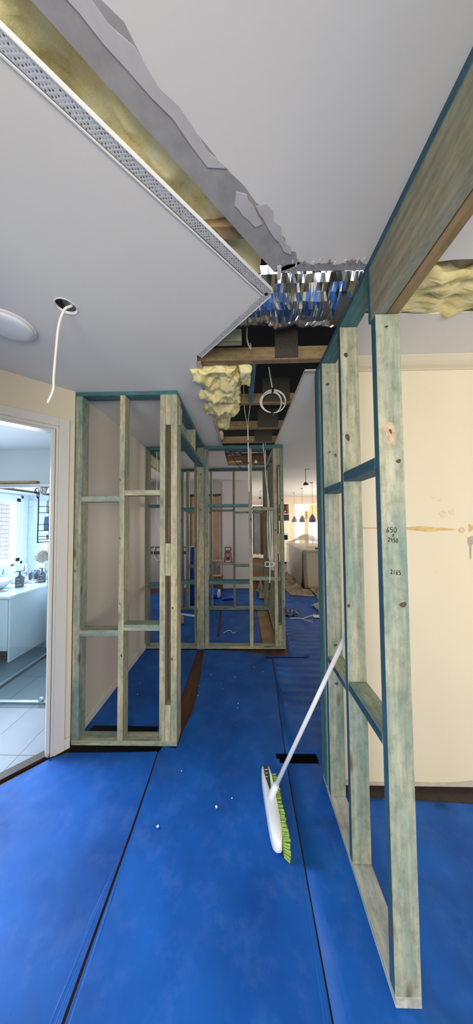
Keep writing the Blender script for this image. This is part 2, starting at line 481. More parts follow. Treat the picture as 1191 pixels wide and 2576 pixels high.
# ---- ceiling boards
ceiling = empty('ceiling', (0, 3, H), 'grey white plasterboard ceiling cut open along the hall', 'ceiling', kind='structure')
dl = [(-0.832 + 0.047 * math.cos(a * math.pi / 14), 1.155 + 0.047 * math.sin(a * math.pi / 14)) for a in range(28)]
TH = 0.010
def cboard(out, holes=(), grid=0): return sheet('plasterboard_sheet', out, holes, H + TH, TH, M_CEIL, ceiling, grid)
cboard([(-3.0, -2.6), (-1.55, -2.6), (-1.55, -0.50), (-1.27, -0.235), (0.100, 1.124), (-0.272, 1.528), (-0.285, 1.60), (-0.272, 1.72), (-0.28, 2.1), (-0.268, 2.4), (-0.276, 3.0), (-0.272, 3.42), (-3.0, 3.42)], [dl])
cboard([(-3.0, 3.42), (-0.262, 3.42), (-0.26, 4.67), (0.425, 4.70), (0.436, 4.70), (0.437, 1.72), (0.52, 1.72), (4.6, 1.72), (4.6, 14.5), (-3.0, 14.5)])
cboard([(-1.45, -2.6), (-1.45, -0.62), (0.14, 1.016), (0.56, 1.022), (0.85, 0.99), (3.4, 0.985), (3.4, -2.6)])
cboard([(0.52, 1.255), (3.4, 1.26), (3.4, 1.72), (0.52, 1.72)])
# metal corner bead on the diagonal edge (flat perforated flange and its upstand)
def strip(name, a, b, wid, z0, z1, mat, parent, side=1):
    a = Vector((a[0], a[1])); b = Vector((b[0], b[1])); d = (b - a).normalized(); n = Vector((d.y, -d.x)) * wid * side
    vs = [(a.x, a.y, z0), (b.x, b.y, z0), (b.x + n.x, b.y + n.y, z0), (a.x + n.x, a.y + n.y, z0)]
    vs += [(p[0], p[1], z1) for p in vs]
    return mesh(name, vs, [(3, 2, 1, 0), (4, 5, 6, 7), (0, 1, 5, 4), (1, 2, 6, 5), (2, 3, 7, 6), (3, 0, 4, 7)], mat, parent)
strip('corner_bead', (-1.27, -0.235), (0.118, 1.128), 0.034, H - 0.002, H + 0.001, M_BEAD, ceiling, 1)
strip('corner_bead', (0.116, 1.108), (-0.272, 1.528), 0.030, H - 0.002, H + 0.001, M_BEAD, ceiling, 1)
strip('bead_lip', (-1.245, -0.26), (0.142, 1.104), 0.0025, H - 0.004, H + 0.012, M_WHITE, ceiling, 1)
strip('bead_lip', (0.138, 1.128), (-0.250, 1.550), 0.0025, H - 0.004, H + 0.012, M_WHITE, ceiling, 1)
strip('bead_lip', (-1.27, -0.235), (0.104, 1.124), 0.004, H - 0.004, H, M_WHITE, ceiling, -1)
# torn bare edges
def ragged(name, pts, mat, z=H - 0.0015, th=0.0015): return sheet(name, pts, [], z + th, th, mat, ceiling)
rng = random.Random(3)
def rag(a, b, n, amp):
    out = []
    for i in range(n + 1):
        t = i / n; out.append((a[0] + (b[0] - a[0]) * t + rng.uniform(-amp, amp), a[1] + (b[1] - a[1]) * t + rng.uniform(-amp, amp)))
    return out
ragged('bare_plaster_edge', [(-1.45, -0.62), (0.14, 1.016), (0.185, 1.010)] + rag((0.245, 0.985), (0.03, 0.765), 12, 0.010) + rag((0.0, 0.74), (-1.28, -0.56), 26, 0.014), M_RAW)
ragged('bare_plaster_edge', [(0.14, 1.016), (0.51, 1.020)] + rag((0.51, 0.985), (0.20, 0.985), 18, 0.010), M_RAW)
ragged('torn_paper', rag((0.05, 0.80), (0.17, 0.935), 9, 0.008) + rag((0.20, 0.95), (0.09, 0.79), 7, 0.010), M_SKIM, H - 0.004)
ragged('torn_paper', rag((-0.02, 0.79), (0.055, 0.855), 5, 0.004) + rag((0.075, 0.84), (0.02, 0.765), 5, 0.006) + [(-0.01, 0.755)], M_SKIM, H - 0.0035)
ragged('torn_paper', rag((-0.62, 0.17), (-0.10, 0.69), 14, 0.01) + rag((-0.04, 0.70), (-0.56, 0.17), 14, 0.01), M_SKIM, H - 0.0035)
for i in range(12):
    x = 0.17 + i * 0.029 + rng.uniform(-0.01, 0.01); w = rng.uniform(0.006, 0.016); y = 0.985 + rng.uniform(-0.01, 0.006)
    ragged('torn_paper', [(x, y), (x + w, y + 0.004), (x + w * 0.8, y - rng.uniform(0.006, 0.022)), (x + w * 0.2, y - 0.008)], M_CEIL if i % 3 else M_RAW, H - 0.007, 0.003)
ragged('torn_paper', [(0.148, 0.99), (0.166, 0.988), (0.172, 1.045), (0.160, 1.05)], M_CEIL, H - 0.006, 0.003)
for a, b in (((-0.292, 1.59), (-0.30, 1.95)), ((-0.296, 1.97), (-0.29, 2.5)), ((-0.29, 2.52), (-0.292, 3.38))):
    pts = rag(a, b, 9, 0.004) + [(b[0] + 0.034, b[1]), (a[0] + 0.034, a[1])]
    ragged('torn_paper', pts, M_GYP, H - 0.004, 0.003)
ragged('torn_paper', [(0.430, 1.72), (0.442, 1.72), (0.446, 3.38), (0.432, 3.38)], M_GYP, H - 0.004, 0.004)
ragged('torn_paper', [(0.432, 1.715), (0.515, 1.715), (0.515, 1.745), (0.44, 1.74)], M_GYP, H - 0.004, 0.004)
for k, y in enumerate((1.61, 2.21, 2.82, 3.335, 4.30, 4.62)):
    wood('joist', -1.5, 3.3, y, y + 0.045, 2.714, 2.80, 'red' if k == 4 else 'old', ceiling)
wood('joist', -1.6, 3.3, 0.86, 0.905, 2.715, 2.80, 'old', ceiling)
wood('joist_block', -0.34, 0.005, 1.43, 1.475, 2.715, 2.785, 'olive', ceiling)
wood('ceiling_batten', 0.062, 0.10, 1.66, 2.215, 2.716, 2.755, 'teal', ceiling)
wood('ceiling_batten', -0.86, -0.78, 0.20, 0.245, 2.715, 2.79, 'old', ceiling)
for x0, x1, y in ((0.219, 0.367, 1.604), (0.188, 0.425, 2.204), (0.180, 0.41, 2.814), (0.17, 0.40, 3.329)):
    box('perforated_membrane', x0, x1, y - 0.003, y, 2.722, 3.10 if y < 2 else 2.93, M_MEMB, ceiling)
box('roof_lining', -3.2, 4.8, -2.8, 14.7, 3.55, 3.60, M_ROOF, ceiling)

# ---- walls
wl = box('wall_left', -1.41, -1.305, 1.985, 3.49, 0, H, M_LWALL); tag(wl, 'cream wall behind the closet frame on the left', 'wall', kind='structure')
bl = box('baseboard_left', -1.305, -1.290, 2.03, 3.395, 0, 0.075, M_TRIM, None, 0.004, 2); tag(bl, 'white skirting along the closet wall', 'skirting', kind='structure')
UA, UU, UN = Vector((-1.305, 1.935, 0)), Vector((-0.70711, -0.70711, 0)), Vector((0.70711, -0.70711, 0))
def dbox(name, t0, t1, d0, d1, z0, z1, mat, parent=None, bev=0.0):
    """a block on the 45 degree door wall: t along the wall, d out towards the hall"""
    bm = bmesh.new(); box_bm(bm, t0, t1, d0, d1, z0, z1, bev)
    for v in bm.verts: v.co = UA + UU * v.co.x + UN * v.co.y + Vector((0, 0, v.co.z))
    return from_bm(name, bm, mat, parent)
wd = empty('wall_door', UA, 'cream angled wall with the bathroom doorway', 'wall', kind='structure')
dbox('wall_panel', 0.0, 0.125, -0.09, 0, 0, H, M_CREAM, wd)
dbox('wall_panel', 0.125, 1.03, -0.09, 0, 2.38, H, M_CREAM, wd)
dbox('wall_panel', 1.03, 2.4, -0.09, 0, 0, H, M_CREAM, wd)
d1 = empty('door_1', UA + UU * 0.5, 'white painted door frame opening into the bathroom', 'door frame', kind='structure')
for t0, t1 in ((0.037, 0.104), (1.05, 1.117)):
    dbox('architrave', t0, t1, 0.0, 0.016, 0, 2.462, M_TRIM, d1, 0.003)
dbox('architrave', 0.104, 1.05, 0.0, 0.016, 2.395, 2.462, M_TRIM, d1, 0.003)
for t0, t1, w, dep in ((0.104, 0.122, 0.010, 0), (0.118, 0.138, 0.0, 1), (1.018, 1.05, 0.0, 1)):
    dbox('jamb', t0, t1, -0.10, w, 0, 2.375, M_TRIM, d1, 0.003)
dbox('door_stop', 0.134, 0.146, -0.055, -0.015, 0, 2.36, M_TRIM, d1, 0.003)
dbox('head_jamb', 0.104, 1.05, -0.10, 0.009, 2.372, 2.396, M_TRIM, d1, 0.003)
dbox('head_jamb', 0.118, 1.05, -0.10, -0.005, 2.357, 2.374, M_TRIM, d1, 0.003)
dbox('threshold', 0.13, 1.02, -0.085, -0.02, -0.012, 0.006, plain('dark_threshold', srgb(60, 40, 30), 0.5, var=0.1), d1)
dbox('baseboard_block', 0.002, 0.037, 0.0, 0.014, 0, 0.078, M_TRIM, d1, 0.003)
dbox('hinge_bolt', 0.128, 0.142, 0.002, 0.02, 0.012, 0.030, M_CHROME, d1, 0.003)
lathe('cavity_trim', [(0.047, H), (0.050, H - 0.0015), (0.044, H - 0.002), (0.044, H + 0.012)], (-0.832, 1.155, 0), M_WHITE, ceiling, 28, cap=False)

# right room wall with marks, cornice
wr = box('wall_right', 0.605, 3.4, 1.665, 1.775, 0.022, H, M_CREAM); tag(wr, 'cream painted wall behind the blue studs on the right', 'wall', kind='structure')
M_STAIN = plain('old_glue_stain', srgb(206, 176, 116), 0.8, var=0.12, scale=20)
M_SCUFF = plain('grey_scuff', srgb(170, 160, 146), 0.8, var=0.1, scale=20)
def wallpatch(name, pts, mat, th=0.0015):
    n = len(pts); vs = [(x, 1.665, z) for x, z in pts] + [(x, 1.665 - th, z) for x, z in pts]
    fs = [tuple(range(n)), tuple(range(2 * n - 1, n - 1, -1))] + [(i, (i + 1) % n, n + (i + 1) % n, n + i) for i in range(n)]
    bm = bmesh.new(); bv = [bm.verts.new(v) for v in vs]
    for f in fs: bm.faces.new([bv[i] for i in f])
    return from_bm(name, bm, mat, wr)
def atY(px, py, Y=1.665):
    d = CM @ Vector(((px - 595.5) / FPX, 1, -(py - 1288) / FPX)); t = Y / d.y
    return (CAM.x + d.x * t, CAM.z + d.z * t)
def patch_px(name, pts, mat): return wallpatch(name, [atY(*p) for p in pts], mat)
patch_px('glue_line', [(900, 1326), (960, 1327), (1025, 1326), (1065, 1323), (1080, 1325), (1110, 1328), (1148, 1330), (1148, 1334), (1105, 1335), (1085, 1339), (1060, 1336), (1025, 1333), (960, 1331), (900, 1330)], M_STAIN)
patch_px('glue_line', [(1179, 1320), (1181, 1318), (1191, 1322), (1200, 1325), (1200, 1332), (1190, 1331), (1184, 1338), (1180, 1337)], M_STAIN)
patch_px('scuff', [(1177, 1352), (1190, 1348), (1193, 1364), (1187, 1372), (1186, 1406), (1183, 1409), (1181, 1374), (1177, 1364)], M_SCUFF)
for q in (((1103, 1290), (1116, 1284), (1124, 1289), (1118, 1296), (1121, 1302), (1112, 1302)), ((1128, 1284), (1142, 1281), (1150, 1290), (1143, 1297), (1133, 1294)), ((1081, 1246), (1090, 1243), (1100, 1252), (1092, 1255)), ((1102, 1258), (1112, 1256), (1108, 1262)), ((1096, 1435), (1100, 1437), (1098, 1440))):
    patch_px('scuff', q, plain('pale_filler', srgb(214, 200, 172), 0.7, var=0.05))
rr = []
for i in range(26):
    a = i * 2 * math.pi / 26; rr.append((1162 + 8.5 * math.cos(a), 1334 + 6.5 * math.sin(a)))
patch_px('glue_ring', rr, M_STAIN)
wallpatch('glue_ring', [(lambda p: (p[0], p[1]))(atY(1162 + 5.5 * math.cos(i * math.pi / 10), 1334 + 4 * math.sin(i * math.pi / 10))) for i in range(20)], plain('pale_filler', srgb(214, 200, 172)), 0.0025)
wallpatch('raw_wall_foot', [(0.606, 0.023), (3.38, 0.023), (3.38, 0.075), (1.7, 0.07), (1.45, 0.068), (1.30, 0.050), (1.15, 0.045), (1.0, 0.052), (0.85, 0.044), (0.7, 0.05), (0.606, 0.06)], plain('raw_render', srgb(178, 172, 160), 0.85, var=0.06, scale=20))
cor = empty('trim_1', (2, 1.6, H), 'cream cove cornice above the right hand wall', 'cornice', kind='structure')
prof = [(1.665, 2.652), (1.655, 2.652), (1.650, 2.656), (1.622, 2.664), (1.598, 2.676), (1.578, 2.690), (1.572, 2.694), (1.566, 2.6995), (1.665, 2.6995)]
n = len(prof)
mesh('cove', [(0.605, y, z) for y, z in prof] + [(3.4, y, z) for y, z in prof], [tuple(range(n - 1, -1, -1)), tuple(range(n, 2 * n))] + [(i, (i + 1) % n, n + (i + 1) % n, n + i) for i in range(n)], M_CREAM, cor)

# rooms around: outer shell with windows
def win_wall_y(name, x0, x1, y0, y1, ox0, ox1, oz0, oz1, mat, label):
    w = empty(name, ((x0 + x1) / 2, y0, 0), label, 'wall', kind='structure')
    for a in ((x0, ox0, 0, H), (ox1, x1, 0, H), (ox0, ox1, 0, oz0), (ox0, ox1, oz1, H)):
        box('wall_panel', a[0], a[1], y0, y1, a[2], a[3], mat, w)
    return w
win_wall_y('wall_back', -3.0, 0.55, -2.62, -2.5, -0.95, 0.40, 0.65, 2.2, M_CREAM, 'cream wall behind the viewer with a window')
win_wall_y('wall_back_right', 0.55, 3.4, -2.62, -2.5, 1.1, 3.1, 0.7, 2.25, M_CREAM, 'cream wall with a window in the right hand room')
for i, (x0, x1) in enumerate(((-0.95, 0.40), (1.1, 3.1))):
    f = empty('window_%d' % (i + 1), ((x0 + x1) / 2, -2.55, 0.7), 'white framed window behind the viewer, %s one' % ('left' if i == 0 else 'right'), 'window', kind='structure')
    for a in ((x0, x0 + 0.05, 0.7, 2.2), (x1 - 0.05, x1, 0.7, 2.2), (x0, x1, 0.7, 0.75), (x0, x1, 2.15, 2.2), ((x0 + x1) / 2 - 0.02, (x0 + x1) / 2 + 0.02, 0.7, 2.2)):
        box('window_frame', a[0], a[1], -2.58, -2.54, a[2], a[3], M_WHITE, f)
ws = box('wall_side', 3.4, 3.5, -2.62, 1.775, 0, H, M_CREAM); tag(ws, 'cream side wall of the right hand room', 'wall', kind='structure')
wsl = empty('wall_side_left', (-3.0, 0, 0), 'cream side wall left of the viewer', 'wall', kind='structure')
for a in ((-2.62, -1.7, 0, H), (-0.1, 0.25, 0, H), (-1.7, -0.1, 0, 0.7), (-1.7, -0.1, 2.1, H)):
    box('wall_panel', -3.1, -3.0, a[0], a[1], a[2], a[3], M_CREAM, wsl)

wn = box('wall_nib', -1.13, -1.02, -2.5, 0.52, 0, H, M_CREAM); tag(wn, 'cream nib wall just left of the viewer', 'wall', kind='structure')

# kitchen and far rooms
wf = empty('wall_far', (0, 6.5, 0), 'far wall with the tan door beyond the frames', 'wall', kind='structure')
M_GREYW = wall_paint('grey_room_paint', srgb(190, 184, 184), 0.5)
M_COLW = wall_paint('pale_column_paint', srgb(226, 216, 208), 0.5)
box('wall_panel', -3.0, -1.39, 6.5, 6.6, 0, H, M_GREYW, wf)
box('wall_panel', -1.39, -0.56, 6.5, 6.6, 2.36, H, M_GREYW, wf)
box('wall_panel', -0.56, -0.50, 6.5, 6.6, 0, H, M_GREYW, wf)
wc = box('wall_column', -0.505, 0.155, 6.42, 7.5, 0, H, M_COLW); tag(wc, 'pale pinkish wall pier between the tan door and the kitchen', 'wall', kind='structure')
bx = box('wall_far_left', -3.1, -3.0, 4.41, 6.6, 0, H, M_GREYW); tag(bx, 'grey end wall of the far left room', 'wall', kind='structure')
d2 = empty('door_2', (-0.97, 6.5, 0), 'tan timber door in the dark wall past the frames', 'door', kind='structure')
M_TAN = plain('tan_door', srgb(188, 150, 118), 0.5, var=0.05, scale=3)
box('door_leaf', -1.345, -0.605, 6.53, 6.565, 0.01, 2.33, M_TAN, d2)
for x0, x1 in ((-1.39, -1.345), (-0.605, -0.55)): box('jamb', x0, x1, 6.475, 6.58, 0, 2.37, plain('grey_door_jamb', srgb(176, 160, 150), 0.4), d2, 0.004)
box('head_jamb', -1.39, -0.55, 6.475, 6.58, 2.33, 2.375, plain('dark_door_head', srgb(60, 52, 48), 0.4), d2, 0.004)
lathe('door_handle', [(0.0, 0), (0.018, 0.002), (0.02, 0.03), (0.012, 0.05), (0, 0.052)], (-0.585, 6.42, 1.34), M_CHROME, d2, 14, axis='y')
lathe('door_catch', [(0.0, 0), (0.012, 0.002), (0.012, 0.02), (0, 0.022)], (-0.585, 6.45, 1.93), M_CHROME, d2, 12, axis='y')

wk = empty('wall_kitchen', (2, 10.9, 0), 'cream back wall of the kitchen with the bright pantry opening', 'wall', kind='structure')
M_KIT = wall_paint('kitchen_cream', srgb(222, 204, 184), 0.5)
for a in ((-0.5, 0.42, 0, H), (0.42, 0.90, 2.36, H), (0.90, 2.22, 0, H), (2.22, 4.4, 2.40, H)):
    box('wall_panel', a[0], a[1], 10.9, 11.0, a[2], a[3], M_KIT, wk)
wkr = empty('wall_kitchen_right', (4.4, 6, 0), 'cream right wall of the kitchen with its window', 'wall', kind='structure')
for a in ((1.775, 6.8, 0, H), (9.6, 14.5, 0, H), (6.8, 9.6, 0, 0.7), (6.8, 9.6, 2.3, H)):
    box('wall_panel', 4.4, 4.5, a[0], a[1], a[2], a[3], M_KIT, wkr)
wp = empty('wall_pantry', (3, 13.6, 0), 'pale yellow pantry wall with its bright window', 'wall', kind='structure')
M_YEL = wall_paint('pantry_yellow', srgb(244, 226, 178), 0.5)
for a in ((1.2, 2.75, 0, H), (3.05, 3.42, 0, H), (2.75, 3.05, 2.1, H), (3.42, 4.4, 2.0, H), (3.42, 4.4, 0, 0.3), (2.75, 3.05, 0, 0.25)):
    box('wall_panel', a[0], a[1], 13.6, 13.7, a[2], a[3], M_YEL, wp)
box('wall_panel', 1.2, 1.3, 11.0, 13.6, 0, H, M_YEL, wp)
w3 = empty('window_3', (3.4, 13.6, 0), 'overexposed white framed pantry window', 'window', kind='structure')
for x0, x1, z0, z1 in ((2.75, 2.79, 0.25, 2.1), (3.01, 3.05, 0.25, 2.1), (3.42, 3.47, 0.3, 2.0), (3.92, 3.96, 0.3, 2.0), (2.75, 3.05, 2.06, 2.1), (3.42, 4.4, 1.95, 2.0), (3.42, 4.4, 1.18, 1.22), (3.42, 4.4, 0.3, 0.34)):
    box('window_frame', x0, x1, 13.58, 13.64, z0, z1, M_WHITE, w3)
d3 = empty('door_3', (0.64, 10.9, 0), 'dark red framed glass door at the end of the kitchen', 'door', kind='structure')
M_RED = plain('dark_red_timber', srgb(92, 26, 20), 0.4, var=0.08)
for a in ((0.43, 0.49, 0.03, 2.32), (0.755, 0.875, 0.03, 2.32), (0.43, 0.875, 2.22, 2.32), (0.43, 0.875, 0.03, 0.27)):
    box('door_stile', a[0], a[1], 10.86, 10.9, a[2], a[3], M_RED, d3, 0.004)
box('door_glass', 0.49, 0.755, 10.875, 10.885, 0.27, 2.22, plain('grey_door_glass', srgb(120, 128, 126), 0.15, var=0.06), d3)
box('architrave', 0.885, 0.93, 10.85, 10.9, 0, 2.42, M_TRIM, d3)
box('architrave', 0.40, 0.93, 10.85, 10.9, 2.34, 2.42, M_TRIM, d3)

# ---- bathroom shell
bath = empty('wall_bathroom', (-2.6, 3.4, 0), 'white bathroom walls seen through the doorway', 'wall', kind='structure')
box('wall_panel', -2.65, -1.41, 3.41, 3.50, 0, H, M_BATH, bath)
box('wall_panel', -3.8, -2.65, 3.41, 3.50, 2.15, H, M_BATH, bath)
box('wall_panel', -3.8, -2.56, 4.31, 4.40, 0, H, M_BATH, bath)
box('wall_panel', -2.65, -2.56, 3.50, 4.31, 0, H, M_BATH, bath)
for a in ((1.0, 3.25, 0, H), (4.14, 4.40, 0, 2.3), (3.25, 4.14, 0, 1.05), (3.25, 4.14, 2.08, H)):
    box('wall_panel', -3.8, -3.70, a[0], a[1], a[2], a[3], M_BATH, bath)
box('wall_panel', -3.8, -2.6, 3.50, 4.40, 2.15, 2.2, M_BATH, bath)
box('wall_panel', -3.8, -3.05, 0.90, 1.0, 0, H, M_BATH, bath)
box('tile_band', -3.695, -2.65, 4.30, 4.31, 0, 2.065, plain('glossy_wall_tile', srgb(214, 228, 236), 0.2, var=0.01), bath)
bc = sheet('ceiling_bathroom', [(-3.8, 0.9), (-2.45, 0.9), (-1.36, 2.02), (-1.36, 3.42), (-3.8, 3.42)], [], H - 0.002, 0.008, wall_paint('bath_ceiling', srgb(206, 216, 228), 0.5)); tag(bc, 'pale blue white bathroom ceiling', 'ceiling', kind='structure')
w4 = empty('window_4', (-3.7, 3.7, 1.05), 'white framed bathroom window facing a brick wall', 'window', kind='structure')
for y0, y1, z0, z1 in ((4.06, 4.14, 1.05, 2.08), (3.25, 3.30, 1.05, 2.08), (3.25, 4.14, 1.05, 1.11), (3.25, 4.14, 2.02, 2.08)):
    box('window_frame', -3.80, -3.685, y0, y1, z0, z1, M_WHITE, w4, 0.004)
for y0, y1, z0, z1 in ((4.14, 4.19, 1.0, 2.13), (3.2, 4.19, 2.08, 2.13), (3.2, 4.19, 1.0, 1.05)):
    box('window_architrave', -3.70, -3.682, y0, y1, z0, z1, M_WHITE, w4, 0.004)
box('window_pane', -3.785, -3.78, 3.30, 4.06, 1.11, 2.02, M_GLASS, w4)
bw = empty('wall_outside', (-5.0, 4.5, 0), 'pinkish sunlit brick wall outside the bathroom window', 'wall', kind='structure')
box('mortar', -5.1, -5.02, 4.82, 6.2, 0.0, 3.2, plain('mortar', srgb(226, 216, 210), 0.9), bw)
M_BRICK = plain('pink_brick', srgb(240, 222, 216), 0.85, var=0.04)
for j in range(20):
    for i in range(3):
        y = 4.80 + i * 0.24 + (0.12 if j % 2 else 0)
        box('brick', -5.02, -5.0, y, y + 0.23, 0.6 + j * 0.086, 0.676 + j * 0.086, M_BRICK, bw)
fb = empty('floor_bathroom', (-2.6, 2.4, 0), 'grey tiled bathroom floor', 'floor', kind='structure')
sheet('tile_bed', [(-3.7, 1.0), (-2.36, 1.0), (-1.44, 1.93), (-1.41, 1.985), (-1.41, 3.41), (-2.65, 3.41), (-2.65, 4.31), (-3.7, 4.31)], [], -0.004, 0.02, plain('grout', srgb(96, 98, 108), 0.9), fb)
for i in range(8):
    for j in range(8):
        x0, y0 = -3.725 + i * 0.30, 0.94 + j * 0.46
        x1, y1 = x0 + 0.297, y0 + 0.457
        x0 = max(x0, -3.7); y0 = max(y0, 1.0); x1 = min(x1, -1.412)
        if y1 > 4.31 or x0 > x1 - 0.02: continue
        if y1 > 3.41: 
            if x0 > -2.66: y1 = 3.41
        if y1 - y0 < 0.03 or (x1 > -2.65 and y0 > 3.41): continue
        cxm, cym = (x0 + x1) / 2, (y0 + y1) / 2
        # keep the tiles behind the threshold of the angled door
        cor_ = [Vector((x, y, 0)) for x in (x0, x1) for y in (y0, y1)]
        if any((c - UA).dot(UN) > -0.088 for c in cor_):
            poly = [(x0, y0), (x1, y0), (x1, y1), (x0, y1)]; out = []
            for a in range(4):
                p, q = Vector(poly[a] + (0,)), Vector(poly[(a + 1) % 4] + (0,))
                dp, dq = (p - UA).dot(UN) + 0.088, (q - UA).dot(UN) + 0.088
                if dp <= 0: out.append((p.x, p.y))
                if dp * dq < 0: m = p.lerp(q, dp / (dp - dq)); out.append((m.x, m.y))
            if len(out) >= 3: sheet('floor_tile', out, [], 0.002, 0.006, M_TILE, fb)
            continue
        shower = -2.47 < cxm and 2.40 < cym
        box('floor_tile', x0, x1, y0, y1, -0.004, 0.002, M_TILED if (cym > 2.4) else M_TILE, fb)

# ================================================================== TIMBER FRAMES
FR = 'new pine wall frames'
# frame across the left closet, nearest on the left
f1 = empty('wall_frame', (-0.9, 1.985, 0), 'near left pine stud frame standing beside the bathroom doorway', 'wall frame', FR)
Y0, Y1 = 1.94, 2.03
ST1 = []
wood('bottom_plate', -1.303, -0.503, Y0, Y1, 0.005, 0.040, 'green', f1)
wood('top_plate', -1.303, -0.503, Y0, Y1, 2.668, 2.6995, 'teal', f1)
for x0, x1, k in ((-1.303, -1.250, 'green'), (-0.953, -0.912, 'stud'), (-0.636, -0.594, 'stud'), (-0.550, -0.503, 'stud')):
    ST1.append(wood('stud', x0, x1, Y0, Y1, 0.040, 2.668, k, f1))
for z0, z1 in ((2.43, 2.668), (1.26, 1.507), (0.040, 0.302)):
    wood('packing_block', -0.593, -0.551, Y0 + 0.002, Y1, z0, z1, 'stud', f1)
wood('back_stud', -0.593, -0.551, 2.031, 2.066, 0.040, 2.665, 'brownpost', f1)
wood('nogging', -1.250, -0.953, Y0 + 0.002, Y1, 1.832, 1.878, 'green', f1)
wood('nogging', -0.912, -0.636, Y0 + 0.001, Y1, 1.878, 1.919, 'stud', f1)
wood('nogging', -1.250, -0.953, Y0 + 0.002, Y1, 0.806, 0.852, 'green', f1)
wood('nogging', -0.912, -0.636, Y0 + 0.001, Y1, 0.849, 0.894, 'green', f1)
M_SPLIT = plain('split_knot_wood', srgb(176, 152, 122), 0.7, var=0.1, scale=40)
M_KNOT = plain('dark_knot', srgb(78, 58, 44), 0.7, var=0.15, scale=60)
def face_patch(name, pts, y, mat, parent, th=0.0015):
    n = len(pts); bm = bmesh.new()
    A = [bm.verts.new((x, y + 0.001, z)) for x, z in pts]; B = [bm.verts.new((x, y - th, z)) for x, z in pts]
    bm.faces.new(A); bm.faces.new(B[::-1])
    for i in range(n): bm.faces.new((A[i], A[(i + 1) % n], B[(i + 1) % n], B[i]))
    return from_bm(name, bm, mat, parent)
def knot(x, z, rx, rz, y, parent, mat=M_KNOT, tilt=0.3):
    pts = []
    for i in range(14):
        a = i * 2 * math.pi / 14; r = 1 + 0.12 * math.sin(3 * a)
        px, pz = rx * r * math.cos(a), rz * r * math.sin(a)
        pts.append((x + px * math.cos(tilt) - pz * math.sin(tilt), z + px * math.sin(tilt) + pz * math.cos(tilt)))
    return face_patch('knot', pts, y, mat, parent, 0.001)
face_patch('split', [(-0.635, 1.60), (-0.60, 1.615), (-0.595, 1.60), (-0.60, 1.575), (-0.635, 1.565)], Y0, M_SPLIT, ST1[2])
face_patch('split', [(-0.549, 1.585), (-0.525, 1.62), (-0.51, 1.63), (-0.549, 1.565)], Y0, M_SPLIT, ST1[3])
face_patch('split', [(-0.635, 2.54), (-0.60, 2.55), (-0.597, 2.525), (-0.635, 2.515)], Y0, M_SPLIT, ST1[2])
face_patch('split', [(-0.549, 2.53), (-0.53, 2.56), (-0.515, 2.57), (-0.52, 2.555), (-0.549, 2.52)], Y0, M_SPLIT, ST1[3])
for x, z, rx, rz in ((-0.535, 1.02, 0.007, 0.009), (-0.540, 0.64, 0.006, 0.012), (-0.945, 1.55, 0.004, 0.010), (-0.945, 2.0, 0.004, 0.012), (-0.94, 1.05, 0.003, 0.010), (-1.29, 1.3, 0.004, 0.012), (-0.925, 0.665, 0.006, 0.012)):
    knot(x, z, rx, rz, Y0, min(ST1, key=lambda o: abs(wloc(o).x - x)))

# closet side opening along the hall
f2 = empty('closet_opening_frame', (-0.55, 2.7, 0), 'pine closet opening frame with teal header running down the hall', 'wall frame', FR)
wood('top_plate', -0.597, -0.503, 2.031, 3.398, 2.666, 2.6995, 'teal', f2)
wood('header', -0.597, -0.503, 2.067, 3.358, 2.400, 2.436, 'teal', f2)
wood('jack_stud', -0.550, -0.503, 2.031, 2.066, 0.012, 2.665, 'stud', f2)
wood('packing_block', -0.503, -0.490, 1.985, 2.06, 2.44, 2.60, 'stud', f2)
wood('cripple_stud', -0.597, -0.503, 2.69, 2.728, 2.436, 2.666, 'stud', f2)
ES2 = wood('end_stud', -0.606, -0.511, 3.360, 3.398, 0.012, 2.666, 'stud', f2)

# far frame, facing the camera
f3 = empty('wall_frame', (-0.38, 3.445, 0), 'wide pine stud frame crossing the far end of the hall', 'wall frame', FR)
Y0, Y1 = 3.40, 3.49
ST3 = []
wood('bottom_plate', -1.303, 0.553, Y0, Y1, 0.000, 0.036, 'green', f3)
wood('top_plate', -1.312, 0.553, Y0, Y1, 2.652, 2.6995, 'teal', f3)
for x0, x1, k in ((-1.303, -1.268, 'olive'), (-0.96, -0.92, 'green'), (-0.647, -0.608, 'olive'), (-0.509, -0.461, 'green'), (0.085, 0.132, 'stud'), (0.417, 0.461, 'stud'), (0.507, 0.553, 'green')):
    ST3.append(wood('stud', x0, x1, Y0, Y1, 0.036, 2.652, k, f3))
for z0, z1 in ((2.426, 2.652), (1.241, 1.509), (0.036, 0.308)):
    wood('packing_block', 0.462, 0.506, Y0 + 0.002, Y1, z0, z1, 'stud', f3)
for x0, x1, z0, z1, k in ((-1.268, -0.96, 1.868, 1.907, 'teal'), (-0.92, -0.647, 1.815, 1.862, 'teal'), (-0.461, 0.085, 1.865, 1.904, 'teal'), (0.132, 0.417, 1.817, 1.859, 'stud'),
                          (-1.268, -0.96, 0.80, 0.852, 'teal'), (-0.92, -0.647, 0.84, 0.888, 'teal'), (-0.461, 0.085, 0.84, 0.888, 'teal'), (0.132, 0.417, 0.888, 0.932, 'green')):
    wood('nogging', x0, x1, Y0 + 0.001, Y1, z0, z1, k, f3)
for x, z in ((0.53, 1.95), (0.53, 0.62), (0.44, 1.55), (0.11, 1.7), (-0.56, 1.83), (-0.55, 2.3)):
    knot(x, z, 0.009, 0.014, Y0 if x > -0.5 else 3.36, min(ST3, key=lambda o: abs(wloc(o).x - x)) if x > -0.5 else ES2)

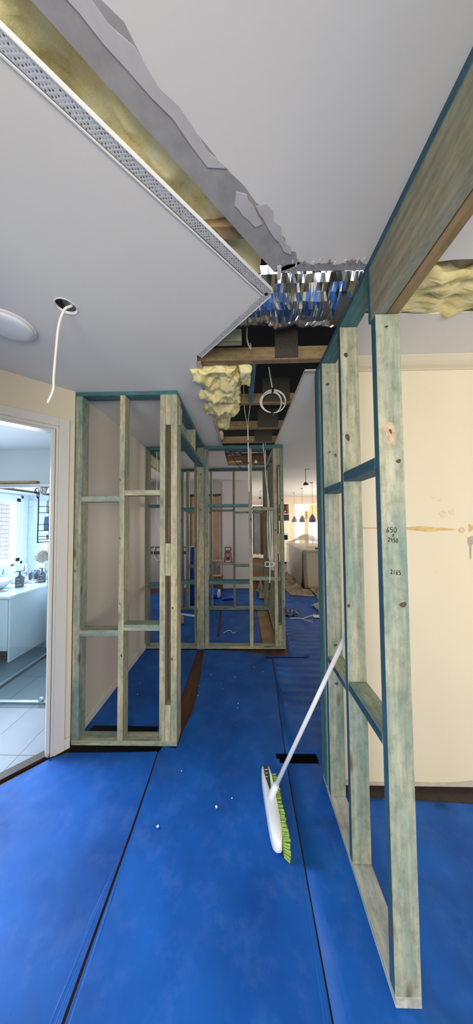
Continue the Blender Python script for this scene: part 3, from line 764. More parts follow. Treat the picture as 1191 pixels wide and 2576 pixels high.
f4 = empty('wall_frame', (-0.3, 4.92, 0), 'farthest pine stud frame, the one carrying the red tool', 'wall frame', FR)
Y0, Y1 = 4.88, 4.97
wood('bottom_plate', -1.20, 0.478, Y0, Y1, 0.0, 0.045, 'green', f4)
wood('top_plate', -1.20, 0.478, Y0, Y1, 2.657, 2.6995, 'teal', f4)
for x0, x1, k in ((-1.19, -1.15, 'green'), (-1.087, -1.032, 'green'), (-0.62, -0.58, 'green'), (-0.184, -0.142, 'olive'), (0.40, 0.477, 'olive')):
    wood('stud', x0, x1, Y0, Y1, 0.045, 2.657, k, f4)
for x0, x1, z0, z1 in ((-0.58, -0.184, 1.866, 1.906), (-0.142, 0.40, 1.826, 1.863), (-1.032, -0.62, 1.83, 1.87), (-0.58, -0.184, 0.84, 0.889), (-0.142, 0.40, 0.804, 0.85), (-1.032, -0.62, 0.791, 0.842)):
    wood('nogging', x0, x1, Y0 + 0.001, Y1, z0, z1, 'green', f4)

f5 = empty('wall_frame', (0.505, 4.2, 0), 'pine side frame joining the two far frames on the right', 'wall frame', FR)
wood('bottom_plate', 0.463, 0.553, 3.492, 4.878, 0.0, 0.036, 'green', f5)
wood('top_plate', 0.463, 0.553, 3.492, 4.878, 2.655, 2.6995, 'teal', f5)
for y in (3.86, 4.26, 4.62):
    wood('stud', 0.463, 0.553, y, y + 0.04, 0.036, 2.655, 'olive', f5)
for y0, y1, z in ((3.492, 3.86, 1.86), (3.90, 4.26, 1.80), (4.30, 4.62, 1.84), (3.492, 3.86, 0.86), (3.90, 4.26, 0.90), (4.30, 4.62, 0.86)):
    wood('nogging', 0.463, 0.553, y0, y1, z, z + 0.042, 'green', f5)

f6 = empty('wall_frame', (-1.27, 4.2, 0), 'pine side frame with deep header joining the far frames on the left', 'wall frame', FR)
wood('top_plate', -1.312, -1.222, 3.492, 4.878, 2.62, 2.66, 'teal', f6)
wood('header', -1.312, -1.268, 3.492, 4.878, 2.46, 2.62, 'stud', f6)
wood('end_stud', -1.312, -1.222, 4.83, 4.876, 0.0, 2.46, 'green', f6)

# right frame beside the camera
f7 = empty('wall_frame', (0.555, 1.2, 0), 'blue green stud frame close on the right with pencilled numbers', 'wall frame', FR)
X0, X1 = 0.51, 0.60
wood('bottom_plate', X0, X1, 0.946, 1.735, 0.0, 0.036, 'dusty', f7)
wood('bottom_plate', X0, X1, -1.6, 0.26, 0.0, 0.036, 'green', f7)
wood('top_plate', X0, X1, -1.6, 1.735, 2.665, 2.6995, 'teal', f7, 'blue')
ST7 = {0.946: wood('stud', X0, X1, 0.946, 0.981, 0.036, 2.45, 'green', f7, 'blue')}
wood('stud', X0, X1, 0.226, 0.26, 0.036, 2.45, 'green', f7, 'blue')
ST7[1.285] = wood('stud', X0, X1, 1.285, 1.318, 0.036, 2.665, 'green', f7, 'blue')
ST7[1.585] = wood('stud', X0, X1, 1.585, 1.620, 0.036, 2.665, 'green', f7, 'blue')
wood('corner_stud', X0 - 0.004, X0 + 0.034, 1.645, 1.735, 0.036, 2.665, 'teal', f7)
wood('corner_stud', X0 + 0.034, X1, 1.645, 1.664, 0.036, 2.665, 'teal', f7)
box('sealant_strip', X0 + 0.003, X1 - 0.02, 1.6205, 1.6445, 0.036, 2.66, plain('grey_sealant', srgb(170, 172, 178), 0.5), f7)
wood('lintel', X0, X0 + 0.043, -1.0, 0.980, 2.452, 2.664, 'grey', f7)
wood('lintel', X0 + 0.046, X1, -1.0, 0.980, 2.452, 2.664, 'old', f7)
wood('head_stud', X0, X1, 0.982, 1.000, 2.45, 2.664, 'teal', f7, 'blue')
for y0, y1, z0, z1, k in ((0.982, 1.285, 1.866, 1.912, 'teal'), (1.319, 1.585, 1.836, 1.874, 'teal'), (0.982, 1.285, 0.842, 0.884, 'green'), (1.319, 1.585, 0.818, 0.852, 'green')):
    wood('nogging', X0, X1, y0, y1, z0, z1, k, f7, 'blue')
# big pale knot and small dark ones on the near stud
FY = 0.946
def near(px, py, Y=FY): return atY(px, py, Y)
kx, kz = near(983, 1088)
knot(kx, kz, 0.019, 0.045, FY, ST7[FY], plain('pink_knot', srgb(184, 158, 132), 0.6, var=0.14, scale=70), 0.18)
knot(kx, kz + 0.004, 0.004, 0.010, FY - 0.001, ST7[FY], M_KNOT, 0.3)
for px, py, rx, rz, Y in ((1015, 1521, 0.013, 0.009, FY), (973, 822, 0.007, 0.004, FY), (1003, 1160, 0.009, 0.007, FY), (875, 1100, 0.010, 0.018, 1.285), (871, 893, 0.010, 0.012, 1.285), (878, 1524, 0.008, 0.009, 1.285), (845, 1623, 0.012, 0.007, 1.585), (848, 1720, 0.010, 0.009, 1.585), (830, 1137, 0.008, 0.004, 1.585), (845, 1145, 0.006, 0.010, 1.585), (824, 967, 0.012, 0.008, 1.585)):
    x, z = near(px, py, Y); knot(x, z, rx, rz, Y, ST7[Y])
# pencilled numbers
INK = plain('black_ink', srgb(16, 18, 22), 0.6)
DIG = {'6': [[(0.8, 1), (0.35, 0.7), (0.1, 0.3), (0.3, 0), (0.65, 0.1), (0.65, 0.4), (0.2, 0.4)]],
       '5': [[(0.85, 1), (0.3, 1), (0.2, 0.6), (0.6, 0.6), (0.75, 0.3), (0.5, 0.02), (0.1, 0.1)]],
       '0': [[(0.5, 1), (0.15, 0.7), (0.15, 0.25), (0.5, 0), (0.85, 0.3), (0.85, 0.75), (0.5, 1)]],
       '2': [[(0.1, 0.8), (0.4, 1), (0.7, 0.8), (0.5, 0.4), (0.1, 0.02), (0.5, 0.08), (0.85, 0.02)]],
       '4': [[(0.35, 1), (0.15, 0.45), (0.8, 0.45)], [(0.7, 0.8), (0.6, 0)]],
       '1': [[(0.5, 1), (0.4, 0)]],
       'x': [[(0.3, 0.1), (0.6, 0.55), (0.8, 0.9)], [(0.45, 0.85), (0.55, 0.5)]]}
def write(txt, px0, py0, w, h, slope=0.0):
    bm = bmesh.new()
    for i, ch in enumerate(txt):
        for st in DIG[ch]:
            pts = []
            for a, b in st:
                ppx = px0 + i * w * 1.05 + a * w * 0.9; ppy = py0 + h * (1 - b) + slope * i * w
                x, z = near(ppx, ppy); pts.append(Vector((x, FY - 0.0006, z)))
            tube_bm(bm, catmull(pts, 5), 0.0012, 5)
    o = from_bm('handwriting', bm, INK, ST7[FY]); tag(o, 'black handwritten ' + {'650': '650', 'x': 'cross', '2450': '2450', '2165': '2165'}[txt]); return o
write('650', 973, 1326, 8.6, 13, 0.04)
write('x', 986, 1343, 8, 9)
write('2450', 977, 1352, 6.2, 11, 0.14)
write('2165', 983, 1433, 6.6, 11, 0.12)

# ================================================================== CEILING CAVITY THINGS
def duct(name, p0, p1, r, label, n=150, seg=30):
    bm = bmesh.new(); rd = random.Random(9)
    p0, p1 = Vector(p0), Vector(p1); L = (p1 - p0).length; d = (p1 - p0) / L
    s = Vector((0, 1, 0)); w = d.cross(s).normalized()
    rings = []
    for i in range(n + 1):
        t = (i + rd.uniform(-0.3, 0.3)) / n * L; ring = []; jr = rd.uniform(-0.034, 0.034)
        for k in range(seg):
            a = k * 2 * math.pi / seg; q = Vector((math.cos(a), math.sin(a), 0))
            tw = t + 0.018 * noise.noise(Vector((t * 4, q.x * 1.6, q.y * 1.6)))
            rr = r * (1 + jr * (0.5 + abs(noise.noise(Vector((i * 3.7, q.x * 1.5, q.y * 1.5)))) * 1.6) + 0.07 * noise.fractal(Vector((t * 12, q.x * 0.9, q.y * 0.9)), 0.7, 2.1, 3))
            ring.append(bm.verts.new(p0 + d * tw + s * (q.x * rr) + w * (q.y * rr)))
        rings.append(ring)
    for i in range(n):
        for k in range(seg):
            a, b, c, e = rings[i][k], rings[i][(k + 1) % seg], rings[i + 1][(k + 1) % seg], rings[i + 1][k]
            bm.faces.new((a, b, c)); bm.faces.new((a, c, e))
    o = from_bm(name, bm, M_FOIL, None, False)
    return tag(o, label, 'duct')
duct('flexible_duct', (-0.95, 1.40, 2.985), (1.2, 1.40, 2.985), 0.175, 'large crinkled silver foil duct in the near ceiling hole')
duct('flexible_duct', (-0.55, 4.05, 2.86), (0.35, 4.05, 2.86), 0.09, 'small foil duct glimpsed in the far ceiling hole', 60, 14)
IW_ = 'yellow insulation batts'
def batt(label, *a, **k):
    o = lump('insulation_batt', *a, M_WOOL, None, **k); return tag(o, label, 'insulation', IW_)
batt('yellow insulation batt sagging from the hole near the cable coil', -0.33, -0.02, 1.68, 2.36, 2.675, 2.83, amp=0.045, res=0.015, seed=1, freq=10)
batt('small yellow curl of insulation beside the teal ceiling batten', -0.01, 0.065, 1.675, 1.86, 2.675, 2.79, amp=0.02, res=0.014, seed=2, freq=12)
batt('yellow insulation tuft on the left edge past the sagging batt', -0.34, -0.13, 2.42, 2.80, 2.715, 2.83, amp=0.035, res=0.022, seed=3)
batt('smallest yellow insulation tuft at the far left corner of the hole', -0.33, -0.24, 2.95, 3.28, 2.715, 2.79, amp=0.02, res=0.02, seed=4)
batt('long yellow insulation strip in the diagonal ceiling slot', 0, 1.25, 0, 0.20, 2.735, 2.88, amp=0.035, res=0.03, seed=5, rot=math.radians(45), cen=(-0.36, 0.585, 2.81), freq=8)
batt('yellow insulation batt in the slot above the right hand wall', 0.63, 2.3, 1.03, 1.27, 2.700, 2.85, amp=0.040, res=0.06, seed=6, freq=12)
batt('dark tuft of insulation behind the second duct', -0.24, 0.0, 4.36, 4.55, 2.73, 2.83, amp=0.02, seed=8)

M_CAB = plain('white_cable', srgb(232, 228, 220), 0.4, var=0.02)
M_CABG = plain('grey_cable', srgb(160, 156, 150), 0.4, var=0.02)
def cable(name, pts, r, label, mat=M_CAB, cat='cable', group='loose house cables'):
    return tag(tube(name, pts, r, mat, None, 7), label, cat, group)
# coil
coil = empty('cable_coil', (0.27, 2.16, 2.6), 'coiled white cable with black ties hanging in the ceiling hole', 'cable')
bm = bmesh.new()
cc = Vector((0.272, 2.14, 2.688)); pts = []
for i in range(97):
    a = i / 24 * 2 * math.pi
    q4 = i // 24; rx = 0.104 - 0.005 * q4; rz = 0.100 - 0.004 * q4
    pts.append(cc + Vector((rx * math.cos(a) + 0.010 * math.cos(a) * math.sin(q4 * 2.1) - 0.006 * q4 * abs(math.cos(a)), 0.010 * q4 - 0.012, rz * math.sin(a))))
tube_bm(bm, pts, 0.0042, 7); from_bm('coil', bm, M_CAB, coil, True)
box('cable_tie', 0.258, 0.276, 2.118, 2.162, 2.772, 2.802, M_BLACK, coil, 0.003)
box('cable_tie', 0.248, 0.272, 2.118, 2.162, 2.578, 2.602, M_BLACK, coil, 0.003)
tube('cable_tail', [(0.267, 2.14, 2.80), (0.255, 2.13, 2.86), (0.235, 2.12, 2.98)], 0.0055, M_CAB, coil, 7)
cable('hanging_cable', [(0.045, 1.53, 2.95), (0.038, 1.535, 2.80), (0.062, 1.545, 2.74), (0.06, 1.58, 2.80), (0.052, 1.68, 2.87)], 0.005, 'grey cable loop below the foil duct', M_CABG)
cable('hanging_cable', [(0.02, 2.19, 2.92), (0.022, 2.2, 2.78), (0.028, 2.30, 2.70), (0.05, 2.58, 2.70), (0.062, 2.62, 2.68)], 0.005, 'grey cable running from the second joist to the knot', M_CABG)
cable('hanging_cable', [(0.068, 2.24, 2.86), (0.085, 2.28, 2.79), (0.068, 2.55, 2.71), (0.064, 2.62, 2.68)], 0.005, 'grey cable dropping beside the teal batten', M_CABG)
hc = empty('hanging_conduit', (0.066, 2.63, 2.2), 'long thin white cable hanging straight down the hall, taped in black', 'cable')
tube('conduit', [(0.064, 2.62, 2.69), (0.066, 2.63, 2.5), (0.068, 2.635, 2.30), (0.070, 2.64, 2.10), (0.071, 2.64, 1.98)], 0.006, M_CAB, hc, 8)
for z in (2.66, 2.50, 2.27): tube('tape_band', [(0.0655, 2.63, z), (0.0658, 2.631, z + 0.014)], 0.0075, M_BLACK if z < 2.6 else M_CAB, hc, 8, straight=True)
cable('hanging_cable', [(0.30, 3.37, 2.85), (0.285, 3.38, 2.68), (0.300, 3.395, 2.55), (0.335, 3.50, 2.2), (0.36, 3.50, 1.95), (0.345, 3.50, 1.75), (0.34, 3.50, 1.5), (0.36, 3.44, 1.12)], 0.006, 'white cable falling to the outlet bracket, left one')
cable('hanging_cable', [(0.315, 3.37, 2.85), (0.325, 3.50, 2.60), (0.325, 3.50, 2.3), (0.37, 3.505, 1.9), (0.365, 3.505, 1.6), (0.37, 3.50, 1.3), (0.368, 3.44, 1.10)], 0.006, 'white cable falling to the outlet bracket, right one')
for dx, wh in ((0.0, 'left'), (0.022, 'middle'), (0.04, 'right')):
    cable('hanging_cable', [(0.375 + dx, 3.52, 1.82), (0.385 + dx * 1.2, 3.53, 1.5), (0.39 + dx * 0.6, 3.52, 1.25), (0.376 + dx, 3.51, 1.0)], 0.007, wh + ' white cable of the bundle beside the far right studs')
ob = empty('outlet_bracket', (0.35, 3.39, 1.1), 'white plastic outlet bracket on the far frame', 'bracket')
for a in ((0.288, 0.418, 1.128, 1.14), (0.288, 0.418, 1.072, 1.084), (0.288, 0.300, 1.072, 1.14), (0.345, 0.357, 1.072, 1.14), (0.400, 0.418, 1.072, 1.14)):
    box('bracket_bar', a[0], a[1], 3.375, 3.398, a[2], a[3], M_PLASTIC, ob, 0.002)
cable('hanging_cable', [(0.352, 3.385, 1.12), (0.356, 3.382, 1.0), (0.352, 3.384, 0.90), (0.350, 3.385, 0.86)], 0.008, 'short white cable end below the outlet bracket')
cable('hanging_cable', [(0.350, 3.385, 0.86), (0.352, 3.385, 0.83), (0.345, 3.385, 0.80), (0.342, 3.386, 0.77)], 0.008, 'black taped tip of the short cable', M_BLACK)
cable('drooping_wire', [(-0.22, 3.75, 2.80), (-0.12, 3.9, 2.62), (-0.02, 4.0, 2.52), (0.08, 4.0, 2.49), (0.2, 4.05, 2.56), (0.34, 4.1, 2.78)], 0.005, 'black wire drooping across the far ceiling hole', M_BLACK)
cable('drooping_wire', [(-0.25, 4.1, 2.86), (-0.16, 4.0, 2.76), (-0.08, 3.9, 2.68), (0.02, 4.0, 2.70)], 0.004, 'short black wire in front of the far foil duct', M_BLACK)
cable('hanging_cable', [(-1.195, 3.50, 2.66), (-1.19, 3.52, 2.4), (-1.20, 3.52, 2.1), (-1.185, 3.52, 1.95), (-1.21, 3.52, 1.75), (-1.18, 3.52, 1.62), (-1.12, 3.53, 1.46)], 0.005, 'thin white cable hanging behind the near left frame')
cb = box('junction_block', 0.20, 0.24, 4.0, 4.05, 2.60, 2.64, M_PLASTIC); cb.rotation_euler = (0.3, 0.5, 0.4); tag(cb, 'small white connector hanging in the far ceiling hole', 'connector')

# downlight cable and the round ceiling fitting
tag(tube('downlight_cable', [(-0.80, 1.16, 2.78), (-0.804, 1.158, 2.712), (-0.832, 1.145, 2.676), (-0.862, 1.15, 2.60), (-0.885, 1.165, 2.48), (-0.90, 1.175, 2.37), (-0.906, 1.18, 2.31), (-0.932, 1.18, 2.245)], 0.0055, M_CAB, None, 8), 'white cable dangling from the round downlight hole', 'cable')
det = empty('ceiling_fitting', (-1.20, 1.255, H), 'round white ceiling fitting near the bathroom doorway', 'fitting')
lathe('base', [(0.0, H), (0.112, H), (0.113, H - 0.006), (0.106, H - 0.008)], (-1.20, 1.255, -0.0005), M_WHITE, det, 36)
lathe('cover', [(0.100, H - 0.0085), (0.102, H - 0.014), (0.094, H - 0.024), (0.07, H - 0.030), (0.0, H - 0.031)], (-1.20, 1.255, 0), M_WHITE, det, 36)

# ================================================================== BROOM
br = empty('broom', (0.17, 1.5, 0), 'white handled broom with green bristles leaning into the right frame', 'broom')
M_BRW = plain('broom_white', srgb(226, 228, 232), 0.3, var=0.01)
M_BRG = plain('broom_grey_label', srgb(58, 70, 66), 0.35, var=0.1)
def pz(px, py, z):
    d = CM @ Vector(((px - 595.5) / FPX, 1, -(py - 1288) / FPX)); t = (z - CAM.z) / d.z
    return CAM + d * t
hd = [(0.0, 0.020), (0.05, 0.034), (0.14, 0.040), (0.26, 0.040), (0.34, 0.034), (0.39, 0.020)]
# head lies on its side, bristles towards the right frame
ctr0, ctr1 = Vector((0.131, 1.735, 0.05)), Vector((0.165, 1.32, 0.05))
dv = (ctr1 - ctr0).normalized(); sv = Vector((-dv.y, dv.x, 0)); sv = sv if sv.x > 0 else -sv
Lh = (ctr1 - ctr0).length
bm = bmesh.new(); rings = []
NS = 16
for i in range(NS + 1):
    t = i / NS; e = (1 - abs(2 * t - 1) ** 4) ** 0.5; p = ctr0 + dv * (t * Lh)
    hh = 0.014 + 0.034 * e; wi = 0.012 + 0.020 * e
    rings.append([bm.verts.new(p + sv * a * wi + Vector((0, 0, b * hh))) for a, b in ((-1, -0.7), (-0.75, -1), (0.9, -1), (1, -0.8), (1, 0.8), (0.9, 1), (-0.75, 1), (-1, 0.7))])
for i in range(NS):
    for k in range(8): bm.faces.new((rings[i][k], rings[i][(k + 1) % 8], rings[i + 1][(k + 1) % 8], rings[i + 1][k]))
bm.faces.new(rings[0]); bm.faces.new(rings[-1][::-1])
from_bm('head', bm, M_BRW, br, True)
bm = bmesh.new(); rr_ = random.Random(5)
for i in range(34):
    for j in range(7):
        t = 0.20 + 0.79 * i / 33; zz = 0.05 + (j - 3) * 0.0125
        p = ctr0 + dv * (t * Lh) + sv * 0.026; p.z = max(0.006, zz)
        q = p + sv * (0.030 + rr_.uniform(-0.004, 0.004)) + dv * (0.012 + rr_.uniform(-0.006, 0.006)) + Vector((0, 0, (j - 3) * 0.003))
        q.z = max(0.006, q.z)
        tube_bm(bm, [p, q], [0.0045, 0.0060], 5)
o = from_bm('bristles', bm, plain('green_bristle', srgb(140, 172, 72), 0.6, var=0.15, scale=60), br); o['kind'] = 'stuff'
bm = bmesh.new()
a0 = ctr0 + dv * 0.035; 
lab = [(-0.6, 0.0), (0.5, 0.0), (0.75, 0.05), (0.5, 0.115), (0.1, 0.15), (-0.25, 0.12), (-0.7, 0.05)]
A = [bm.verts.new(a0 + dv * l + sv * s * 0.022 + Vector((0, 0, 0.0475))) for s, l in lab]; B = [bm.verts.new(v.co + Vector((0, 0, 0.003))) for v in A]
bm.faces.new(A); bm.faces.new(B[::-1])
for i in range(len(A)): bm.faces.new((A[i], A[(i + 1) % len(A)], B[(i + 1) % len(A)], B[i]))
from_bm('label_panel', bm, M_BRG, br)
bm = bmesh.new()
for k, (u0, u1) in enumerate(((0.030, 0.012), (0.030, 0.030), (0.045, 0.018))):
    p = a0 + dv * (0.028 + k * 0.022) + Vector((0, 0, 0.0515)); tube_bm(bm, [p - sv * 0.010, p + sv * (0.002 + 0.004 * (2 - k))], 0.0022, 5)
from_bm('label_print', bm, plain('pale_print', srgb(190, 200, 190), 0.5), br)
hb = ctr0 + dv * 0.215 + Vector((0, 0, 0.045))
tip = Vector((0.556, 1.425, 0.0))
dq = CM @ Vector(((868 - 595.5) / FPX, 1, -(1605 - 1288) / FPX)); tq = 0.545 / dq.x
top = CAM + dq * tq
hv = (top - hb).normalized()
tube('socket', [hb - hv * 0.012, hb + hv * 0.03, hb + hv * 0.085], [0.020, 0.019, 0.0155], M_BRW, br, 16, straight=True)
tube('handle', [hb + hv * 0.07, top + hv * 0.02], 0.0115, M_BRW, br, 14, straight=True)

# small plaster crumbs on the blue sheets
M_CRUMB = plain('plaster_crumb', srgb(236, 236, 234), 0.8)
rc = random.Random(11)
for px, py, s in ((545, 2031, 0.007), (584, 2008, 0.004), (457, 1940, 0.004), (531, 1697, 0.004), (592, 1703, 0.004), (556, 1720, 0.003), (561, 1734, 0.004), (600, 1770, 0.004), (598, 1781, 0.004), (498, 1750, 0.005), (352, 1720, 0.004), (346, 1747, 0.005), (397, 2080, 0.006), (500, 1725, 0.004), (640, 1678, 0.005), (662, 1690, 0.004)):
    p = pz(px, py, 0.004); p.z = s * 0.5 + 0.004
    bm = bmesh.new(); bmesh.ops.create_icosphere(bm, subdivisions=1, radius=s)
    for v in bm.verts: v.co = p + Vector((v.co.x * rc.uniform(0.7, 1.4), v.co.y * rc.uniform(0.7, 1.4), v.co.z * 0.5))
    tag(from_bm('plaster_crumb', bm, M_CRUMB), 'tiny white plaster crumb on the blue floor sheet', 'crumb', 'plaster crumbs on the floor')
# ================================================================== FAR ROOMS
# red tool standing on the nogging of the farthest frame
rt = empty('work_light', (-0.285, 4.92, 0.89), 'red work tool with black handle standing on a timber rail', 'tool')
M_TR = plain('red_plastic', srgb(150, 22, 30), 0.35, var=0.1)
def prism_y(name, pts, y0, y1, mat, parent, bev=0.0):
    n = len(pts); bm = bmesh.new()
    A = [bm.verts.new((x, y0, z)) for x, z in pts]; B = [bm.verts.new((x, y1, z)) for x, z in pts]
    bm.faces.new(A); bm.faces.new(B[::-1])
    for i in range(n): bm.faces.new((A[i], B[i], B[(i + 1) % n], A[(i + 1) % n]))
    if bev: bmesh.ops.bevel(bm, geom=bm.edges[:], offset=bev, segments=2, affect='EDGES', profile=0.5)
    return from_bm(name, bm, mat, parent)
cx, z0 = -0.285, 0.89
prism_y('body', [(cx - 0.062, z0 + 0.09), (cx + 0.062, z0 + 0.09), (cx + 0.072, z0 + 0.15), (cx + 0.055, z0 + 0.205), (cx + 0.045, z0 + 0.225), (cx - 0.045, z0 + 0.225), (cx - 0.055, z0 + 0.205), (cx - 0.072, z0 + 0.15)], 4.885, 4.955, M_TR, rt, 0.006)
for s in (-1, 1):
    prism_y('foot', [(cx + s * 0.045, z0 + 0.10), (cx + s * 0.075, z0 + 0.10), (cx + s * 0.080, z0 + 0.0), (cx + s * 0.052, z0 + 0.0), (cx + s * 0.048, z0 + 0.06)], 4.885, 4.955, M_TR, rt, 0.004)
box('battery', cx - 0.036, cx + 0.036, 4.885, 4.95, z0 + 0.04, z0 + 0.088, M_BLACK, rt, 0.005)
box('vent', cx - 0.04, cx + 0.04, 4.879, 4.886, z0 + 0.185, z0 + 0.215, M_BLACK, rt, 0.003)
for k in range(2): box('badge', cx - 0.022, cx + 0.018, 4.880, 4.886, z0 + 0.115 + k * 0.025, z0 + 0.121 + k * 0.025, M_PLASTIC, rt)
tube('handle', [(cx - 0.052, 4.92, z0 + 0.21), (cx - 0.056, 4.92, z0 + 0.26), (cx - 0.045, 4.92, z0 + 0.283), (cx, 4.92, z0 + 0.286), (cx + 0.045, 4.92, z0 + 0.283), (cx + 0.056, 4.92, z0 + 0.26), (cx + 0.052, 4.92, z0 + 0.21)], 0.008, M_BLACK, rt, 8)

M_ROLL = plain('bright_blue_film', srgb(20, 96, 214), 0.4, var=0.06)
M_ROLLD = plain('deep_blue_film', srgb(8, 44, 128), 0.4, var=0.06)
def roll(name, c, r, L, axis, mat, label, endmat=None):
    t = empty(name, c, label, 'roll')
    prof = [(r * 0.25, 0.0), (r * 0.96, 0.0), (r, 0.006), (r * 1.01, L * 0.5), (r, L - 0.006), (r * 0.96, L), (r * 0.25, L), (r * 0.25, 0.0)]
    lathe('wound_sheet', prof, c, mat, t, 28, axis=axis, cap=False)
    lathe('core', [(r * 0.12, 0.004), (r * 0.25, 0.004), (r * 0.25, L - 0.004), (r * 0.12, L - 0.004)], c, endmat or M_PLASTIC, t, 20, axis=axis, cap=False)
    lathe('end_face', [(r * 0.25, L + 0.0005), (r * 0.9, L + 0.0005), (r * 0.9, L + 0.002), (r * 0.25, L + 0.002)], c, endmat or M_PLASTIC, t, 24, axis=axis, cap=False)
    return t
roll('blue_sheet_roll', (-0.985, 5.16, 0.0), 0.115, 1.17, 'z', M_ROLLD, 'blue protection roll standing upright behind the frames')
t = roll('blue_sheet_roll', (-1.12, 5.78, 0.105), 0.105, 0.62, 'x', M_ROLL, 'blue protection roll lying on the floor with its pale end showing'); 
t.rotation_euler = (0, 0, math.radians(-17))
def curl(x, y): return 0.012 + 0.05 * max(0, math.sin((x + 0.48) * 7)) * (0.5 + 0.5 * math.cos(y * 9))
tag(drape('loose_blue_flap', -0.46, -0.2, 5.45, 5.75, curl, M_ROLL, None, (16, 16), 0.004), 'loose blue flap of sheet beside the lying roll', 'sheet')
M_CARD = plain('brown_card', srgb(110, 74, 50), 0.7, var=0.1)
bx = empty('brown_box', (-0.7, 6.2, 0), 'dark brown low box in front of the tan door', 'box')
for a in ((-0.95, -0.52, 6.05, 6.07, 0, 0.30), (-0.95, -0.52, 6.43, 6.45, 0, 0.30), (-0.95, -0.93, 6.07, 6.43, 0, 0.30), (-0.54, -0.52, 6.07, 6.43, 0, 0.30)):
    box('side', *a, M_CARD, bx, 0.003)
box('lid', -0.96, -0.51, 6.04, 6.46, 0.30, 0.33, M_CARD, bx, 0.004)
pf = empty('picture_frame', (-0.66, 6.25, 0.33), 'white empty picture frame propped on the brown box', 'picture frame')
for a in ((-0.78, -0.745, 0.335, 0.74), (-0.55, -0.515, 0.335, 0.74), (-0.745, -0.55, 0.335, 0.375), (-0.745, -0.55, 0.70, 0.74)):
    box('frame_bar', a[0], a[1], 6.24, 6.27, a[2], a[3], plain('cream_frame', srgb(206, 186, 164), 0.5), pf, 0.004)
box('backing', -0.745, -0.55, 6.258, 6.264, 0.375, 0.70, plain('grey_backing', srgb(128, 120, 116), 0.6), pf)
bd = box('white_board', -1.14, -0.70, 4.52, 4.56, 0.006, 0.03, M_PLASTIC, None, 0.003); bd.rotation_euler = (0, 0, math.radians(-16)); tag(bd, 'white board offcut lying on the blue floor behind the near frame', 'board')
lathe_t = empty('tape_roll', (-1.12, 4.05, 0), 'roll of white tape on the floor between the far frames', 'tape')
lathe('tape', [(0.035, -0.022), (0.06, -0.022), (0.06, 0.022), (0.035, 0.022), (0.035, -0.022)], (-1.12, 4.05, 0.0665), M_PLASTIC, lathe_t, 24, axis='y', cap=False)
def crump(x0, x1, y0, y1, base, amp, f, seed, ang=0.0):
    def fn(x, y):
        e = min((x - x0) / (x1 - x0), (x1 - x) / (x1 - x0), (y - y0) / (y1 - y0), (y1 - y) / (y1 - y0)) * 5
        q = Vector((x * f, y * f, seed))
        dx = 0.10 * noise.noise(q * 0.6 + Vector((5, 0, 0))); dy = 0.10 * noise.noise(q * 0.6 + Vector((0, 5, 0)))
        return (x + dx, y + dy, base + amp * abs(noise.fractal(q, 0.8, 2.0, 4)) * min(1, 0.25 + e))
    return fn
tag(drape('crumpled_wrap', -1.30, -1.02, 4.15, 4.5, crump(-1.30, -1.02, 4.15, 4.5, 0.008, 0.16, 9, 2), M_PAPER, None, (24, 24)), 'crumpled pale wrapping behind the near left frame', 'wrapping')
rl = empty('wall_rail', (-1.9, 6.48, 1.0), 'dark rail fixed low across the far grey wall', 'rail')
box('rail', -2.5, -1.45, 6.462, 6.482, 0.86, 0.93, plain('dark_rail', srgb(64, 58, 58), 0.5), rl)
box('rail', -2.5, -1.45, 6.462, 6.482, 1.02, 1.045, plain('dark_rail', srgb(64, 58, 58), 0.5), rl)
for x in (-2.4, -1.6): box('bracket', x, x + 0.04, 6.482, 6.499, 0.86, 1.045, plain('dark_rail', srgb(64, 58, 58), 0.5), rl)
cable('hanging_cable', [(-2.24, 6.44, 1.04), (-2.26, 6.43, 0.86), (-2.14, 6.42, 0.70), (-2.0, 6.43, 0.86), (-1.98, 6.44, 1.0)], 0.010, 'white cable loop on the dark rail of the far wall')
sk = box('baseboard_far', -2.9, -1.40, 6.485, 6.5, 0, 0.10, M_TRIM); tag(sk, 'white skirting along the far grey wall', 'skirting', kind='structure')

# kitchen island wrapped in film
isl = empty('kitchen_island', (2.3, 7.5, 0), 'cream kitchen island wrapped in clear plastic film', 'island')
M_ISL = wall_paint('island_cream', srgb(232, 218, 184), 0.4)
box('end_panel', 1.54, 3.2, 6.43, 6.46, 0.0, 0.88, M_ISL, isl, 0.004)
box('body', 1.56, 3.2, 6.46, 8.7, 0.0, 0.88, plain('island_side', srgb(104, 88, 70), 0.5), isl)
box('worktop', 1.50, 3.25, 6.40, 8.75, 0.88, 0.92, plain('stone_top', srgb(196, 186, 172), 0.3), isl, 0.004)
def hump(x, y):
    z = 0.935 + 0.02 * abs(noise.fractal(Vector((x * 5, y * 5, 1)), 0.8, 2, 4))
    z += 0.30 * math.exp(-(((x - 2.05) / 0.42) ** 2 + ((y - 8.35) / 0.35) ** 2)) + 0.10 * math.exp(-(((x - 2.7) / 0.5) ** 2 + ((y - 8.0) / 0.3) ** 2))
    return z
fl = drape('film_sheet', 1.47, 3.2, 6.38, 8.74, hump, M_FILM, isl, (40, 50))
def side_film(x, y):   # hangs down the left face
    s = (y - 6.4) / 2.3; t = (x - 0) 
    return (1.485 - 0.02 * abs(noise.noise(Vector((s * 14, t * 2, 3)))) - 0.10 * t ** 3 * (0.5 + 0.5 * math.sin(s * 11)), y, 0.93 * (1 - t) + 0.012)
drape('film_sheet', 0.0, 1.0, 6.40, 8.7, side_film, M_FILM, isl, (18, 60))
def end_film(x, y):
    t = y
    return (x + 0.03 * t ** 3, 6.385 - 0.02 * abs(noise.noise(Vector((x * 9, t * 2, 7)))), 0.93 * (1 - t) + 0.02)
drape('film_sheet', 1.49, 1.585, 0.0, 1.0, end_film, M_FILM, isl, (8, 20))
